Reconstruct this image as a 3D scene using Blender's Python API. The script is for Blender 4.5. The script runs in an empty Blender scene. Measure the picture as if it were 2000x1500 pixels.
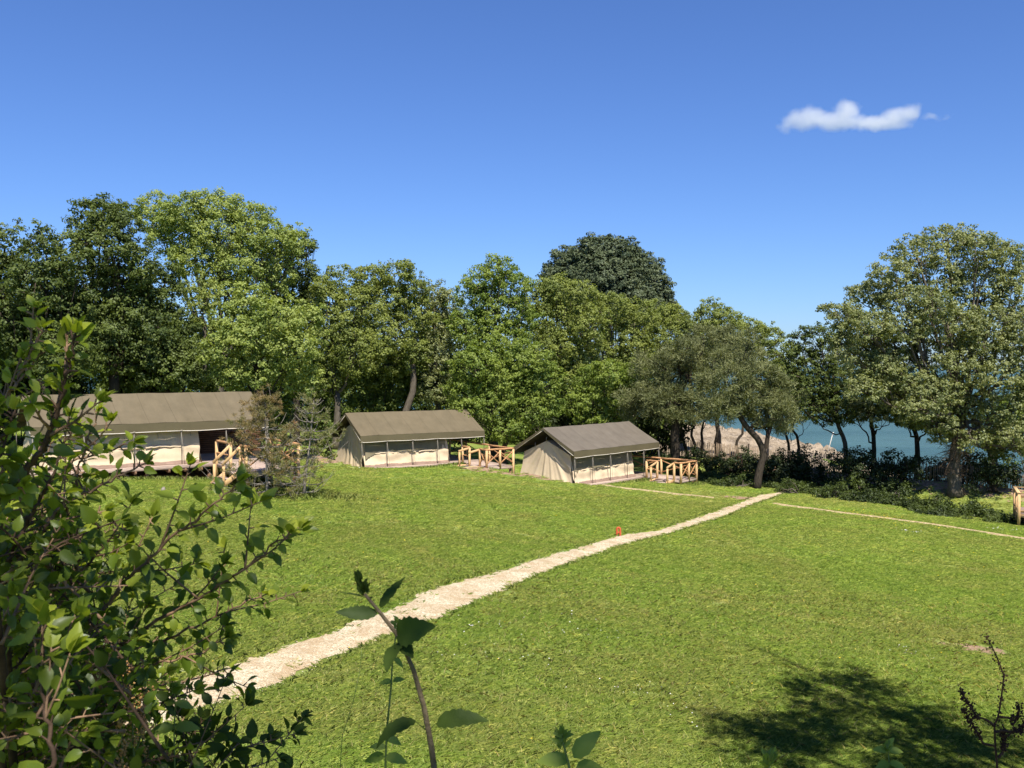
import bpy, math, random
import numpy as np
from mathutils import Vector, Matrix

# ------------------------------------------------------------------ camera, sky, sun, exposure
R = math.radians
F_PX, HZ = 1820.0, 712.0
PITCH = math.atan((750 - HZ) / F_PX)
scene = bpy.context.scene
col = scene.collection
cam = bpy.data.cameras.new('camera')
cam.sensor_width = 36; cam.lens = 36 * F_PX / 2000
cam.clip_start = 0.05; cam.clip_end = 20000
cam.dof.use_dof = True; cam.dof.focus_distance = 35; cam.dof.aperture_fstop = 22
cam_o = bpy.data.objects.new('camera', cam); col.objects.link(cam_o)
cam_o.rotation_euler = (R(90) - PITCH, 0, 0)
scene.camera = cam_o
SUN_EL, SUN_AZ = R(57), R(17)            # azimuth: clockwise-right of straight behind the camera
SUN = np.array([math.sin(SUN_AZ) * math.cos(SUN_EL), -math.cos(SUN_AZ) * math.cos(SUN_EL), math.sin(SUN_EL)])
world = bpy.data.worlds.new('World'); scene.world = world; world.use_nodes = True
nt = world.node_tree; nt.nodes.clear()
sky = nt.nodes.new('ShaderNodeTexSky'); sky.sky_type = 'NISHITA'; sky.sun_disc = False
sky.sun_elevation = SUN_EL
sky.sun_rotation = math.atan2(SUN[0], SUN[1])
sky.altitude = 0; sky.air_density = 1.0; sky.dust_density = 0.25; sky.ozone_density = 3.0
bg = nt.nodes.new('ShaderNodeBackground'); bg.inputs['Strength'].default_value = 0.11
out = nt.nodes.new('ShaderNodeOutputWorld')
wbm = nt.nodes.new('ShaderNodeVectorMath'); wbm.operation = 'MULTIPLY'; wbm.inputs[1].default_value = (0.405, 0.55, 0.85)   # camera white balance for the clear sky
nt.links.new(sky.outputs[0], wbm.inputs[0]); nt.links.new(wbm.outputs[0], bg.inputs[0]); nt.links.new(bg.outputs[0], out.inputs[0])
sl = bpy.data.lights.new('sun', 'SUN'); sl.energy = 5.0; sl.angle = R(0.53); sl.color = (1.0, 0.93, 0.80)
so = bpy.data.objects.new('sun', sl); col.objects.link(so)
so.rotation_euler = Vector(SUN).to_track_quat('Z', 'Y').to_euler()
vs = scene.view_settings
vs.view_transform = 'Standard'; vs.look = 'None'; vs.exposure = 0.7; vs.gamma = 1.0; vs.use_curve_mapping = False
scene.cycles.max_bounces = 12; scene.cycles.volume_bounces = 12; scene.cycles.transmission_bounces = 5; scene.cycles.glossy_bounces = 3; scene.cycles.diffuse_bounces = 3; scene.cycles.transparent_max_bounces = 8
scene.cycles.volume_step_rate = 1.0; scene.cycles.volume_max_steps = 256
scene.cycles.use_adaptive_sampling = True; scene.cycles.adaptive_threshold = 0.02

rng = np.random.default_rng(7)

# ------------------------------------------------------------------ geometry helpers
def at(px, py, Y):
    """world point that the photo's pixel shows at depth Y metres"""
    a, b = (px - 1000) / F_PX, (750 - py) / F_PX
    dy = math.cos(PITCH) + b * math.sin(PITCH); dz = b * math.cos(PITCH) - math.sin(PITCH)
    return np.array([a / dy * Y, Y, dz / dy * Y])

def sstep(a, b, x):
    t = np.clip((x - a) / (b - a), 0, 1)
    return t * t * (3 - 2 * t)

def fence_y(x):
    return np.where(x > 11.2, 70 - (x - 11.2) * 0.647, 70 + (11.2 - x) * 0.15)

TENTS = [  # x, y, deck z, angle, roof length, ridge height above deck, cabin end, terrace (u0,u1,v1), stairs (v0,v1)
    dict(o=(-21.5, 40.84, -4.55), a=R(35.06), L=10.26, H=3.20, cab=7.0, ter=(7.6, 9.95, 6.9), st=(4.9, 6.2)),
    dict(o=(-10.35, 57.75, -6.22), a=R(32.18), L=8.61, H=3.22, cab=6.05, ter=(6.7, 8.6, 5.9), st=(3.8, 5.1)),
    dict(o=(1.865, 56.31, -7.15), a=R(47.26), L=8.9, H=3.32, cab=6.45, ter=(6.7, 8.5, 5.5), st=(3.75, 5.0)),
]

def hnoise(x, y, s=0.0):
    return (np.sin(x * 0.31 + 1.3 + s) * np.sin(y * 0.27 + 0.4) * 0.5 + np.sin(x * 0.83 + y * 0.51 + s) * 0.25
            + np.sin(x * 1.7 - y * 1.31 + 2 * s) * 0.12)

def g(x, y):
    """ground height"""
    x = np.asarray(x, float); y = np.asarray(y, float)
    xc = 60 * np.tanh(x / 60.0); yc = np.minimum(y, 75)
    pl = -(5.07 + 0.0278 * yc + 0.0728 * xc) + 0.05 * hnoise(x, y)
    # pads dug for the tents
    for T in TENTS:
        ca, sa = math.cos(T['a']), math.sin(T['a'])
        dx, dy = x - T['o'][0], y - T['o'][1]
        u = dx * ca + dy * sa; v = dx * sa - dy * ca
        du = np.maximum(np.maximum(-0.1 - u, u - T['L'] - 0.3), 0); dv = np.maximum(np.abs(v) - 3.0, 0)
        w = 1 - sstep(0.0, 1.6, np.hypot(du, dv))
        # left end sits nearly on the ground, right end on stilts
        target = np.minimum(pl, T['o'][2] - 0.16)
        pl = pl * (1 - w) + target * w
    w = sstep(3.0, 9.5, y + 0.15 * x * (x < 0))
    z = -1.62 * (1 - w) + pl * w
    # low bank under the fence, then the drop to the shore
    d = y - fence_y(x)
    z = z + 1.1 * np.exp(-((d) / 2.2) ** 2) * sstep(4, 12, x)
    shore = np.where(x > 37, -12.5, -10.9 + 0.02 * (37 - x))
    z = z * (1 - sstep(2, 14, d) * sstep(6, 16, x)) + (-9.3) * (sstep(2, 14, d) * sstep(6, 16, x))
    z = z * (1 - sstep(40, 120, d)) + (-13.0) * sstep(40, 120, d)
    z = z * (1 - sstep(30, 42, x) * sstep(3, 10, d)) + -12.5 * sstep(30, 42, x) * sstep(3, 10, d)
    return z

def ground_at(px, py):
    lo, hi = 2.0, 140.0
    for _ in range(50):
        m = (lo + hi) / 2; p = at(px, py, m)
        if p[2] > g(p[0], p[1]): lo = m
        else: hi = m
    p = at(px, py, lo)
    return np.array([p[0], p[1], float(g(p[0], p[1]))])

class MB:
    """collects shapes for ONE mesh object"""
    def __init__(self): self.v = []; self.f = []; self.t = []; self.n = 0
    def add(self, v, f, tint=0.5):
        v = np.asarray(v, float).reshape(-1, 3)
        self.v.append(v)
        fs = f if isinstance(f, list) else [f]
        for a in fs:
            a = np.asarray(a, np.int64)
            if a.ndim == 1: a = a[None]
            self.f.append(a + self.n)
        self.t.append(np.broadcast_to(np.asarray(tint, float), (len(v),)))
        self.n += len(v)
    def beam(self, p0, p1, w, h, up=(0, 0, 1), tint=0.5):
        p0 = np.asarray(p0, float); p1 = np.asarray(p1, float)
        d = p1 - p0; d = d / np.linalg.norm(d); up = np.asarray(up, float)
        s = np.cross(d, up)
        if np.linalg.norm(s) < 1e-4: s = np.cross(d, (1, 0, 0))
        s /= np.linalg.norm(s); t = np.cross(s, d)
        c = min(w, h) * 0.12
        o = [(-w/2+c, -h/2), (w/2-c, -h/2), (w/2, -h/2+c), (w/2, h/2-c), (w/2-c, h/2), (-w/2+c, h/2), (-w/2, h/2-c), (-w/2, -h/2+c)]
        v = [p + s*a + t*b for p in (p0, p1) for a, b in o]
        f = np.array([[i, (i+1) % 8, 8+(i+1) % 8, 8+i] for i in range(8)])
        self.add(v, [f, np.array([list(range(8))[::-1]]), np.array([list(range(8, 16))])], tint)
    def tube(self, pts, rad, sides=6, tint=0.5, cap=True):
        P = np.asarray(pts, float); n = len(P); rad = np.broadcast_to(np.asarray(rad, float), (n,))
        D = np.gradient(P, axis=0); D /= np.linalg.norm(D, axis=1)[:, None] + 1e-9
        ref = np.array([0.13, 0.21, 0.97]) if abs(D[0][2]) < 0.9 else np.array([1.0, 0.1, 0])
        A = np.cross(D, ref); A /= np.linalg.norm(A, axis=1)[:, None] + 1e-9
        B = np.cross(D, A)
        th = np.linspace(0, 2*math.pi, sides, endpoint=False)
        v = (P[:, None] + rad[:, None, None] * (A[:, None]*np.cos(th)[None, :, None] + B[:, None]*np.sin(th)[None, :, None])).reshape(-1, 3)
        i = np.arange(n-1)[:, None]*sides; j = np.arange(sides)[None]; k = (j+1) % sides
        f = np.stack([i+j, i+k, i+sides+k, i+sides+j], -1).reshape(-1, 4)
        fs = [f]
        if cap: fs += [np.array([list(range(sides))[::-1]]), np.array([list(range((n-1)*sides, n*sides))])]
        self.add(v, fs, tint)
    def grid(self, V, tint=0.5, closed=False):
        V = np.asarray(V, float); a, b = V.shape[:2]
        i, j = np.meshgrid(np.arange(a-1), np.arange(b-1), indexing='ij')
        f = np.stack([i*b+j, (i+1)*b+j, (i+1)*b+j+1, i*b+j+1], -1).reshape(-1, 4)
        self.add(V.reshape(-1, 3), f, tint)
    def build(self, name, mat, parent=None, smooth=False, org=None):
        v = np.concatenate(self.v); t = np.concatenate(self.t)
        if org is None and parent is not None: org = ORG.get(parent.name)
        if org is not None: v = v - org
        m = bpy.data.meshes.new(name)
        m.vertices.add(len(v)); m.vertices.foreach_set('co', v.astype(np.float32).ravel())
        li = np.concatenate([a.ravel() for a in self.f]).astype(np.int32)
        cnt = np.concatenate([np.full(len(a), a.shape[1]) for a in self.f]).astype(np.int32)
        st = np.concatenate([[0], np.cumsum(cnt)[:-1]]).astype(np.int32)
        m.loops.add(len(li)); m.loops.foreach_set('vertex_index', li)
        m.polygons.add(len(cnt)); m.polygons.foreach_set('loop_start', st); m.polygons.foreach_set('loop_total', cnt)
        if smooth: m.polygons.foreach_set('use_smooth', np.ones(len(cnt), bool))
        m.update(calc_edges=True)
        a = m.attributes.new('tint', 'FLOAT', 'POINT'); a.data.foreach_set('value', t.astype(np.float32))
        m.materials.append(mat)
        o = bpy.data.objects.new(name, m); col.objects.link(o)
        if parent is not None:
            o.parent = parent; ORG[o.name] = ORG.get(parent.name)
        elif org is not None:
            o.location = Vector(org)
        return o

ORG = {}
def tag(o, label=None, cat=None, group=None, kind=None):
    if label: o['label'] = label
    if cat: o['category'] = cat
    if group: o['group'] = group
    if kind: o['kind'] = kind
    return o
def empty(name, loc, rz=None, label=None, cat=None, group=None):
    o = bpy.data.objects.new(name, None); col.objects.link(o); o.location = Vector(loc); o.empty_display_size = 0.3
    if rz is not None: o.rotation_euler = (0, 0, rz); ORG[o.name] = None      # children in local coordinates
    else: ORG[o.name] = np.array(loc, float)                                   # children given in world coordinates
    return tag(o, label, cat, group)

# ------------------------------------------------------------------ materials
def mat(name):
    m = bpy.data.materials.new(name); m.use_nodes = True; t = m.node_tree; t.nodes.clear()
    return m, t
def N(t, typ, **kw):
    n = t.nodes.new(typ)
    for k, v in kw.items():
        if k in n.inputs: n.inputs[k].default_value = v
        else: setattr(n, k, v)
    return n
def ramp(t, src, stops, interp='LINEAR'):
    r = t.nodes.new('ShaderNodeValToRGB'); r.color_ramp.interpolation = interp
    e = r.color_ramp.elements
    while len(e) < len(stops): e.new(0.5)
    for x, (p, c) in zip(e, stops): x.position = p; x.color = (*c, 1) if len(c) == 3 else c
    t.links.new(src, r.inputs[0]); return r.outputs[0]
def mixc(t, fac, a, b, mode='MIX'):
    m = t.nodes.new('ShaderNodeMix'); m.data_type = 'RGBA'; m.blend_type = mode
    for s, i in ((fac, 0), (a, 6), (b, 7)):
        if isinstance(s, (int, float)): m.inputs[i].default_value = s
        elif isinstance(s, tuple): m.inputs[i].default_value = (*s, 1)
        else: t.links.new(s, m.inputs[i])
    return m.outputs[2]
def noise(t, scale, detail=4, rough=0.6, vec=None, coord='Object', dist=0.0, out='Fac'):
    n = N(t, 'ShaderNodeTexNoise'); n.inputs['Scale'].default_value = scale; n.inputs['Detail'].default_value = detail
    n.inputs['Roughness'].default_value = rough; n.inputs['Distortion'].default_value = dist
    if vec is None:
        if coord == 'World': vec = N(t, 'ShaderNodeNewGeometry').outputs['Position']
        else: vec = N(t, 'ShaderNodeTexCoord').outputs[coord]
    t.links.new(vec, n.inputs['Vector']); return n.outputs[out]
def bump(t, h, strength, dist=0.05):
    b = N(t, 'ShaderNodeBump'); b.inputs['Strength'].default_value = strength; b.inputs['Distance'].default_value = dist
    t.links.new(h, b.inputs['Height']); return b.outputs[0]
def finish(t, colr, rough=0.8, spec=0.2, normal=None):
    p = N(t, 'ShaderNodeBsdfPrincipled'); o = N(t, 'ShaderNodeOutputMaterial')
    if isinstance(colr, tuple): p.inputs['Base Color'].default_value = (*colr, 1)
    else: t.links.new(colr, p.inputs['Base Color'])
    p.inputs['Roughness'].default_value = rough; p.inputs['Specular IOR Level'].default_value = spec
    if normal is not None: t.links.new(normal, p.inputs['Normal'])
    t.links.new(p.outputs[0], o.inputs[0]); return p
def tintnode(t): 
    n = N(t, 'ShaderNodeAttribute'); n.attribute_name = 'tint'; return n.outputs['Fac']
def leaf_mat(name, c0, c1, c2, trans=0.35, gloss=0.02, grough=0.6, patch=None, upn=0.0):
    m, t = mat(name)
    c = ramp(t, tintnode(t), [(0.0, c0), (0.5, c1), (1.0, c2)])
    if patch is None:
        n = noise(t, 0.55, 3, coord='World')
        c = mixc(t, ramp(t, n, [(0.35, (0, 0, 0)), (0.65, (1, 1, 1))]), c, mixc(t, 0.75, c, tuple(np.array(c2) * 1.1)), 'MIX')
    else: c = patch(t, c)
    d = N(t, 'ShaderNodeBsdfDiffuse'); tr = N(t, 'ShaderNodeBsdfTranslucent'); gl = N(t, 'ShaderNodeBsdfGlossy')
    gl.inputs['Roughness'].default_value = grough; gl.inputs['Color'].default_value = (0.9, 0.95, 1, 1)
    t.links.new(c, d.inputs[0])
    if upn:      # blades are so fine that they take the light of the sward as a whole
        ge = N(t, 'ShaderNodeNewGeometry'); vm = N(t, 'ShaderNodeVectorMath', operation='SCALE'); vm.inputs['Scale'].default_value = 1 - upn; t.links.new(ge.outputs['Normal'], vm.inputs[0])
        va = N(t, 'ShaderNodeVectorMath', operation='ADD'); va.inputs[1].default_value = (0, 0, upn); t.links.new(vm.outputs[0], va.inputs[0])
        vn = N(t, 'ShaderNodeVectorMath', operation='NORMALIZE'); t.links.new(va.outputs[0], vn.inputs[0]); t.links.new(vn.outputs[0], d.inputs['Normal'])
    tc = mixc(t, 1.0, c, (1.25, 1.25, 0.45), 'MULTIPLY'); t.links.new(tc, tr.inputs[0])
    a = N(t, 'ShaderNodeMixShader'); a.inputs[0].default_value = trans
    t.links.new(d.outputs[0], a.inputs[1]); t.links.new(tr.outputs[0], a.inputs[2])
    b = N(t, 'ShaderNodeMixShader'); b.inputs[0].default_value = gloss
    t.links.new(a.outputs[0], b.inputs[1]); t.links.new(gl.outputs[0], b.inputs[2])
    o = N(t, 'ShaderNodeOutputMaterial'); t.links.new(b.outputs[0], o.inputs[0])
    return m
def simple(name, c0, c1, scale=3, rough=0.8, bstr=0.3, spec=0.2, stretch=None, detail=5):
    m, t = mat(name)
    vec = N(t, 'ShaderNodeTexCoord').outputs['Object']
    if stretch:
        mp = N(t, 'ShaderNodeMapping'); mp.inputs['Scale'].default_value = stretch
        t.links.new(vec, mp.inputs[0]); vec = mp.outputs[0]
    n = noise(t, scale, detail, vec=vec)
    c = ramp(t, n, [(0.3, c0), (0.7, c1)])
    finish(t, c, rough, spec, bump(t, n, bstr, 0.02)); return m

M = {}
K = 1.0
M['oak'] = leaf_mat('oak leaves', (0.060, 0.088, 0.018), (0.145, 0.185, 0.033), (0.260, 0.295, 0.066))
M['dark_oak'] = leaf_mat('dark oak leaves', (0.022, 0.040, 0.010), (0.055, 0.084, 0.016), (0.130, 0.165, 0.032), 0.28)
M['light'] = leaf_mat('light green leaves', (0.100, 0.155, 0.034), (0.215, 0.280, 0.062), (0.330, 0.375, 0.096), 0.4)
M['bright'] = leaf_mat('bright green leaves', (0.066, 0.115, 0.014), (0.155, 0.225, 0.032), (0.255, 0.310, 0.056), 0.4)
M['olive'] = leaf_mat('olive green oak leaves', (0.062, 0.090, 0.026), (0.155, 0.188, 0.056), (0.275, 0.290, 0.108), 0.33, 0.03)
M['pine'] = leaf_mat('grey green pine needles', (0.055, 0.070, 0.026), (0.120, 0.140, 0.052), (0.215, 0.225, 0.095), 0.2)
M['far_pine'] = leaf_mat('dark pine needles', (0.024, 0.040, 0.022), (0.056, 0.080, 0.038), (0.110, 0.132, 0.062), 0.15)
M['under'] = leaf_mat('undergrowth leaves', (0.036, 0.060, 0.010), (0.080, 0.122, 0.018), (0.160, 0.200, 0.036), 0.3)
M['hedge'] = leaf_mat('hedge leaves', (0.006, 0.012, 0.004), (0.015, 0.025, 0.006), (0.042, 0.060, 0.012), 0.2)  # leaf colour darkened to carry the shade under the trees
M['brambles'] = leaf_mat('bramble leaves', (0.008, 0.016, 0.004), (0.022, 0.038, 0.006), (0.085, 0.115, 0.018), 0.28)
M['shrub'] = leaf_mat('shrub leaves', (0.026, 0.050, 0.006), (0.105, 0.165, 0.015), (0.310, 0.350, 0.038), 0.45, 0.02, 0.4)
M['weed'] = leaf_mat('weed leaves', (0.026, 0.048, 0.008), (0.052, 0.084, 0.013), (0.105, 0.145, 0.022), 0.35, 0.01)
M['bark'] = simple('grey brown bark', (0.055, 0.045, 0.035), (0.17, 0.145, 0.115), 6, 0.9, 0.9, stretch=(3, 3, 0.6))
M['dark_bark'] = simple('dark bark', (0.020, 0.016, 0.012), (0.075, 0.060, 0.045), 6, 0.9, 0.9, stretch=(3, 3, 0.6))
M['pale_bark'] = simple('pale bark', (0.14, 0.12, 0.10), (0.36, 0.32, 0.27), 8, 0.9, 0.6, stretch=(3, 3, 0.6))
M['twig'] = simple('shrub twig bark', (0.07, 0.04, 0.024), (0.30, 0.19, 0.115), 30, 0.7, 0.3)
M['dark_twig'] = simple('dark shrub stem bark', (0.03, 0.018, 0.012), (0.09, 0.055, 0.035), 30, 0.7, 0.3)
# ------------------------------------------------------------------ ground
def lawn_colour(t, base):
    """patches of lush clover, dry straw and fine mottling, fixed to the ground"""
    big = noise(t, 0.13, 7, 0.72, coord='World', dist=1.2); mid = noise(t, 0.7, 7, 0.78, coord='World', dist=0.8); fine = noise(t, 14, 4, 0.7, coord='World')
    c = mixc(t, ramp(t, big, [(0.40, (0, 0, 0)), (0.62, (1, 1, 1))]), base, mixc(t, 0.75, base, (0.265, 0.290, 0.085)))
    c = mixc(t, ramp(t, mid, [(0.52, (0, 0, 0)), (0.78, (0.8, 0.8, 0.8))]), c, mixc(t, 0.6, c, (0.420, 0.340, 0.170)))
    c = mixc(t, ramp(t, mid, [(0.28, (0.9, 0.9, 0.9)), (0.46, (0, 0, 0))]), c, mixc(t, 0.6, c, (0.100, 0.190, 0.024)))
    return c, fine
m, t = mat('mown lawn')
c, fine = lawn_colour(t, (0.150, 0.218, 0.044))
c = mixc(t, 0.45, c, ramp(t, fine, [(0.3, (0.6, 0.65, 0.5)), (0.7, (1.3, 1.3, 1.3))]), 'MULTIPLY')
# bare dug soil round the tents, sorrel along the hedge
sepx = N(t, 'ShaderNodeSeparateXYZ'); t.links.new(N(t, 'ShaderNodeNewGeometry').outputs['Position'], sepx.inputs[0])
at_n = N(t, 'ShaderNodeAttribute'); at_n.attribute_name = 'soil'
edge = noise(t, 2.2, 5, 0.7, coord='World')
ad = N(t, 'ShaderNodeMath', operation='ADD'); t.links.new(at_n.outputs['Fac'], ad.inputs[0]); t.links.new(edge, ad.inputs[1])
soil = ramp(t, noise(t, 9, 5, 0.7, coord='World'), [(0.3, (0.20, 0.13, 0.085)), (0.7, (0.42, 0.29, 0.19))])
c = mixc(t, ramp(t, ad.outputs[0], [(0.92, (0, 0, 0)), (1.06, (1, 1, 1))]), c, soil)
at_r = N(t, 'ShaderNodeAttribute'); at_r.attribute_name = 'sorrel'
ad2 = N(t, 'ShaderNodeMath', operation='ADD'); t.links.new(at_r.outputs['Fac'], ad2.inputs[0]); t.links.new(edge, ad2.inputs[1])
c = mixc(t, ramp(t, ad2.outputs[0], [(0.95, (0, 0, 0)), (1.35, (0.8, 0.8, 0.8))]), c, (0.165, 0.100, 0.030))
finish(t, c, 0.95, 0.05, bump(t, fine, 0.8, 0.06)); M['lawn'] = m

def axis(segs):
    a = []
    for lo, hi, st in segs: a += list(np.arange(lo, hi, st))
    return np.array(a + [segs[-1][1]])
gx = axis([(-3000, -400, 400), (-400, -80, 20), (-80, -36, 2), (-36, 46, 0.4), (46, 90, 2), (90, 400, 20), (400, 3000, 400)])
gy = axis([(-600, -60, 60), (-60, -6, 3), (-6, 80, 0.4), (80, 130, 2), (130, 400, 30), (400, 1000, 200)])
GX, GY = np.meshgrid(gx, gy, indexing='ij')
GZ = g(GX, GY)
soilw = np.zeros_like(GX)
for T in TENTS:
    ca, sa = math.cos(T['a']), math.sin(T['a']); dx, dy = GX - T['o'][0], GY - T['o'][1]
    u = dx*ca + dy*sa; v = dx*sa - dy*ca
    du = np.maximum(np.maximum(0.3 - u, u - T['cab'] - 0.6), 0); dv = np.maximum(np.abs(v) - 2.7, 0)
    soilw = np.maximum(soilw, 0.9 * (1 - sstep(0, 0.7, np.hypot(du, dv))))
    if T is not TENTS[0]:      # heap of dug earth outside the gable and along its corner
        b = np.exp(-((u + 2.1 + 0.28*v*(T is TENTS[2]) * -1) / 0.95) ** 2) * (1 - sstep(2.6, 4.4, np.abs(v)))
        soilw = np.maximum(soilw, b); GZ += 0.30 * b * (0.7 + 0.6 * hnoise(GX*4, GY*4))
    if T is TENTS[2]:
        b = np.exp(-((u + 1.6) / 1.2) ** 2) * np.exp(-((v + 5.0) / 2.0) ** 2) * 1.0
        soilw = np.maximum(soilw, 0.85*b); GZ += 0.2 * b
for (px, py, r) in [(1905, 1268, 0.60), (1830, 1259, 0.35), (1448, 973, 1.1), (1225, 1049, 0.4)]:
    p = ground_at(px, py); soilw = np.maximum(soilw, 0.8 * np.exp(-(((GX-p[0])/(r*1.6))**2 + ((GY-p[1])/r)**2)))
dfe = GY - fence_y(GX)
soilw = np.maximum(soilw, 0.55 * np.exp(-((dfe + 0.5) / 2.6) ** 2) * sstep(10, 16, GX))
gate = at(1597, 935, 60.5); soilw = np.maximum(soilw, 0.8 * np.exp(-(((GX-gate[0])/0.9)**2 + ((GY-gate[1])/3.0)**2)))
sA, sB = ground_at(1650, 1000), ground_at(1960, 1050)
sor = np.zeros_like(GX)
for q in np.linspace(0, 1, 14):
    p = sA*(1-q) + sB*q
    sor = np.maximum(sor, (0.75 - 0.45*q) * np.exp(-(((GX-p[0])/2.2)**2 + ((GY-p[1])/1.1)**2)))
mb = MB(); mb.grid(np.stack([GX, GY, GZ], -1))
ground = mb.build('lawn', M['lawn'], smooth=True); tag(ground, 'mown green meadow sloping down to the trees', kind='structure')
for nm, arr in (('soil', soilw), ('sorrel', sor)):
    a = ground.data.attributes.new(nm, 'FLOAT', 'POINT'); a.data.foreach_set('value', arr.astype(np.float32).ravel())
# fast lookup on the very mesh
def gz(x, y):
    i = np.clip(np.searchsorted(gx, x) - 1, 0, len(gx)-2); j = np.clip(np.searchsorted(gy, y) - 1, 0, len(gy)-2)
    a = (x-gx[i])/(gx[i+1]-gx[i]); b = (y-gy[j])/(gy[j+1]-gy[j])
    return (GZ[i, j]*(1-a)*(1-b) + GZ[i+1, j]*a*(1-b) + GZ[i, j+1]*(1-a)*b + GZ[i+1, j+1]*a*b)
def gval(A, x, y):
    i = np.clip(np.searchsorted(gx, x) - 1, 0, len(gx)-2); j = np.clip(np.searchsorted(gy, y) - 1, 0, len(gy)-2)
    return A[i, j]

# path: upper and lower edge as seen, laid on the ground
up_e = [(150,1420),(250,1370),(333,1337),(400,1320),(467,1293),(533,1273),(608,1245),(675,1224),(745,1196),(815,1168),(867,1142),(955,1122),(1025,1101),(1095,1077),(1150,1065),(1184,1053),(1224,1044),(1285,1035),(1341,1019),(1386,1003),(1431,987),(1465,974),(1487,967),(1528,960)]
lo_e = [(180,1520),(260,1450),(340,1407),(400,1393),(467,1370),(533,1343),(622,1297),(675,1276),(745,1248),(815,1224),(878,1200),(944,1171),(1018,1135),(1109,1103),(1150,1088),(1206,1069),(1251,1055),(1307,1043),(1352,1028),(1397,1015),(1442,997),(1476,983),(1510,972),(1530,962)]
def resample(P, n):
    P = np.asarray(P, float); s = np.concatenate([[0], np.cumsum(np.linalg.norm(np.diff(P, axis=0), axis=1))])
    q = np.linspace(0, s[-1], n); return np.stack([np.interp(q, s, P[:, k]) for k in range(P.shape[1])], 1)
U = resample([ground_at(*p) for p in up_e], 300); Lw = resample([ground_at(*p) for p in lo_e], 300)
def rag(n, r, s): 
    x = rng.normal(size=n + 40); k = np.exp(-np.linspace(-2, 2, s)**2); k /= np.linalg.norm(k); return r*np.convolve(x, k, 'same')[:n]
PC = (U + Lw)/2; PW = np.linalg.norm((U-Lw)[:, :2], axis=1)/2
dirp = np.gradient(PC[:, :2], axis=0); dirp /= np.linalg.norm(dirp, axis=1)[:, None]; nrm = np.stack([-dirp[:, 1], dirp[:, 0]], 1)
# true half width measured across the path
hw = np.abs(((U-Lw)[:, :2]*nrm).sum(1))/2; hw = np.convolve(np.pad(hw, 6, 'edge'), np.ones(13)/13, 'valid'); hw = np.clip(hw, 0.18, 0.9)
w1 = hw + rag(300, 0.05, 9) + rag(300, 0.03, 3); w2 = hw + rag(300, 0.05, 9) + rag(300, 0.03, 3)
q = np.linspace(-1, 1, 13)
G_ = np.zeros((300, 13, 3))
for j, s in enumerate(q):
    w = np.where(s < 0, w1, w2); xy = PC[:, :2] + nrm*(w*s)[:, None]
    G_[:, j, :2] = xy; G_[:, j, 2] = gz(xy[:, 0], xy[:, 1]) + 0.012 + 0.022*(1 - s*s)
m, t = mat('crushed stone path')
v1 = N(t, 'ShaderNodeTexVoronoi'); v1.inputs['Scale'].default_value = 38; t.links.new(N(t, 'ShaderNodeNewGeometry').outputs['Position'], v1.inputs['Vector'])
cs = ramp(t, v1.outputs['Color'], [(0.12, (0.36, 0.27, 0.155)), (0.4, (0.64, 0.54, 0.36)), (0.85, (0.86, 0.78, 0.58))])
pt = noise(t, 1.5, 8, 0.75, coord='World', dist=0.7)
cs = mixc(t, ramp(t, pt, [(0.40, (0, 0, 0)), (0.60, (0.8, 0.8, 0.8))]), cs, (0.47, 0.33, 0.185))
cs = mixc(t, ramp(t, noise(t, 50, 3, 0.7, coord='World'), [(0.35, (0.5, 0.5, 0.5)), (0.5, (0, 0, 0))]), cs, (0.22, 0.15, 0.09))
finish(t, cs, 0.9, 0.15, bump(t, v1.outputs['Distance'], 0.9, 0.03)); M['path'] = m
mb = MB(); mb.grid(G_); tag(mb.build('path', M['path'], smooth=True), 'narrow path of pale crushed stone crossing the lawn', kind='structure')
# small side spill of gravel where the trench crosses is part of the soil mask above

# backfilled trench lines
m, t = mat('dry trench fill')
tn = noise(t, 7, 5, 0.75, coord='World')
finish(t, ramp(t, tn, [(0.35, (0.26, 0.20, 0.10)), (0.6, (0.46, 0.36, 0.21)), (0.8, (0.58, 0.48, 0.31))]), 0.95, 0.05, bump(t, tn, 0.8, 0.04)); M['trench'] = m
def strip(pts, w, n, name, label):
    P = resample([ground_at(*p) for p in pts], n); d = np.gradient(P[:, :2], axis=0); d /= np.linalg.norm(d, axis=1)[:, None]
    nn = np.stack([-d[:, 1], d[:, 0]], 1); a = np.clip(w + rag(n, w*0.35, 5), w*0.25, None); b = np.clip(w + rag(n, w*0.35, 5), w*0.25, None)
    V = np.zeros((n, 5, 3))
    for j, s in enumerate(np.linspace(-1, 1, 5)):
        xy = P[:, :2] + nn*((a if s < 0 else b)*s)[:, None]; V[:, j, :2] = xy; V[:, j, 2] = gz(xy[:, 0], xy[:, 1]) + 0.008 + 0.06*(1-s*s)
    mb = MB(); mb.grid(V); tag(mb.build(name, M['trench'], smooth=True), label, kind='structure'); return P
TR = [strip([(905,920),(1000,931),(1100,943),(1200,952),(1300,963),(1395,973)], 0.30, 160, 'trench_line', 'thin line of dry earth in the lawn before the two far tents'),
      strip([(1512,984),(1600,996),(1700,1009),(1800,1022),(1900,1037),(2000,1053),(2100,1070)], 0.27, 220, 'trench_line', 'thin line of dry earth running right from the path end')]

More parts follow.
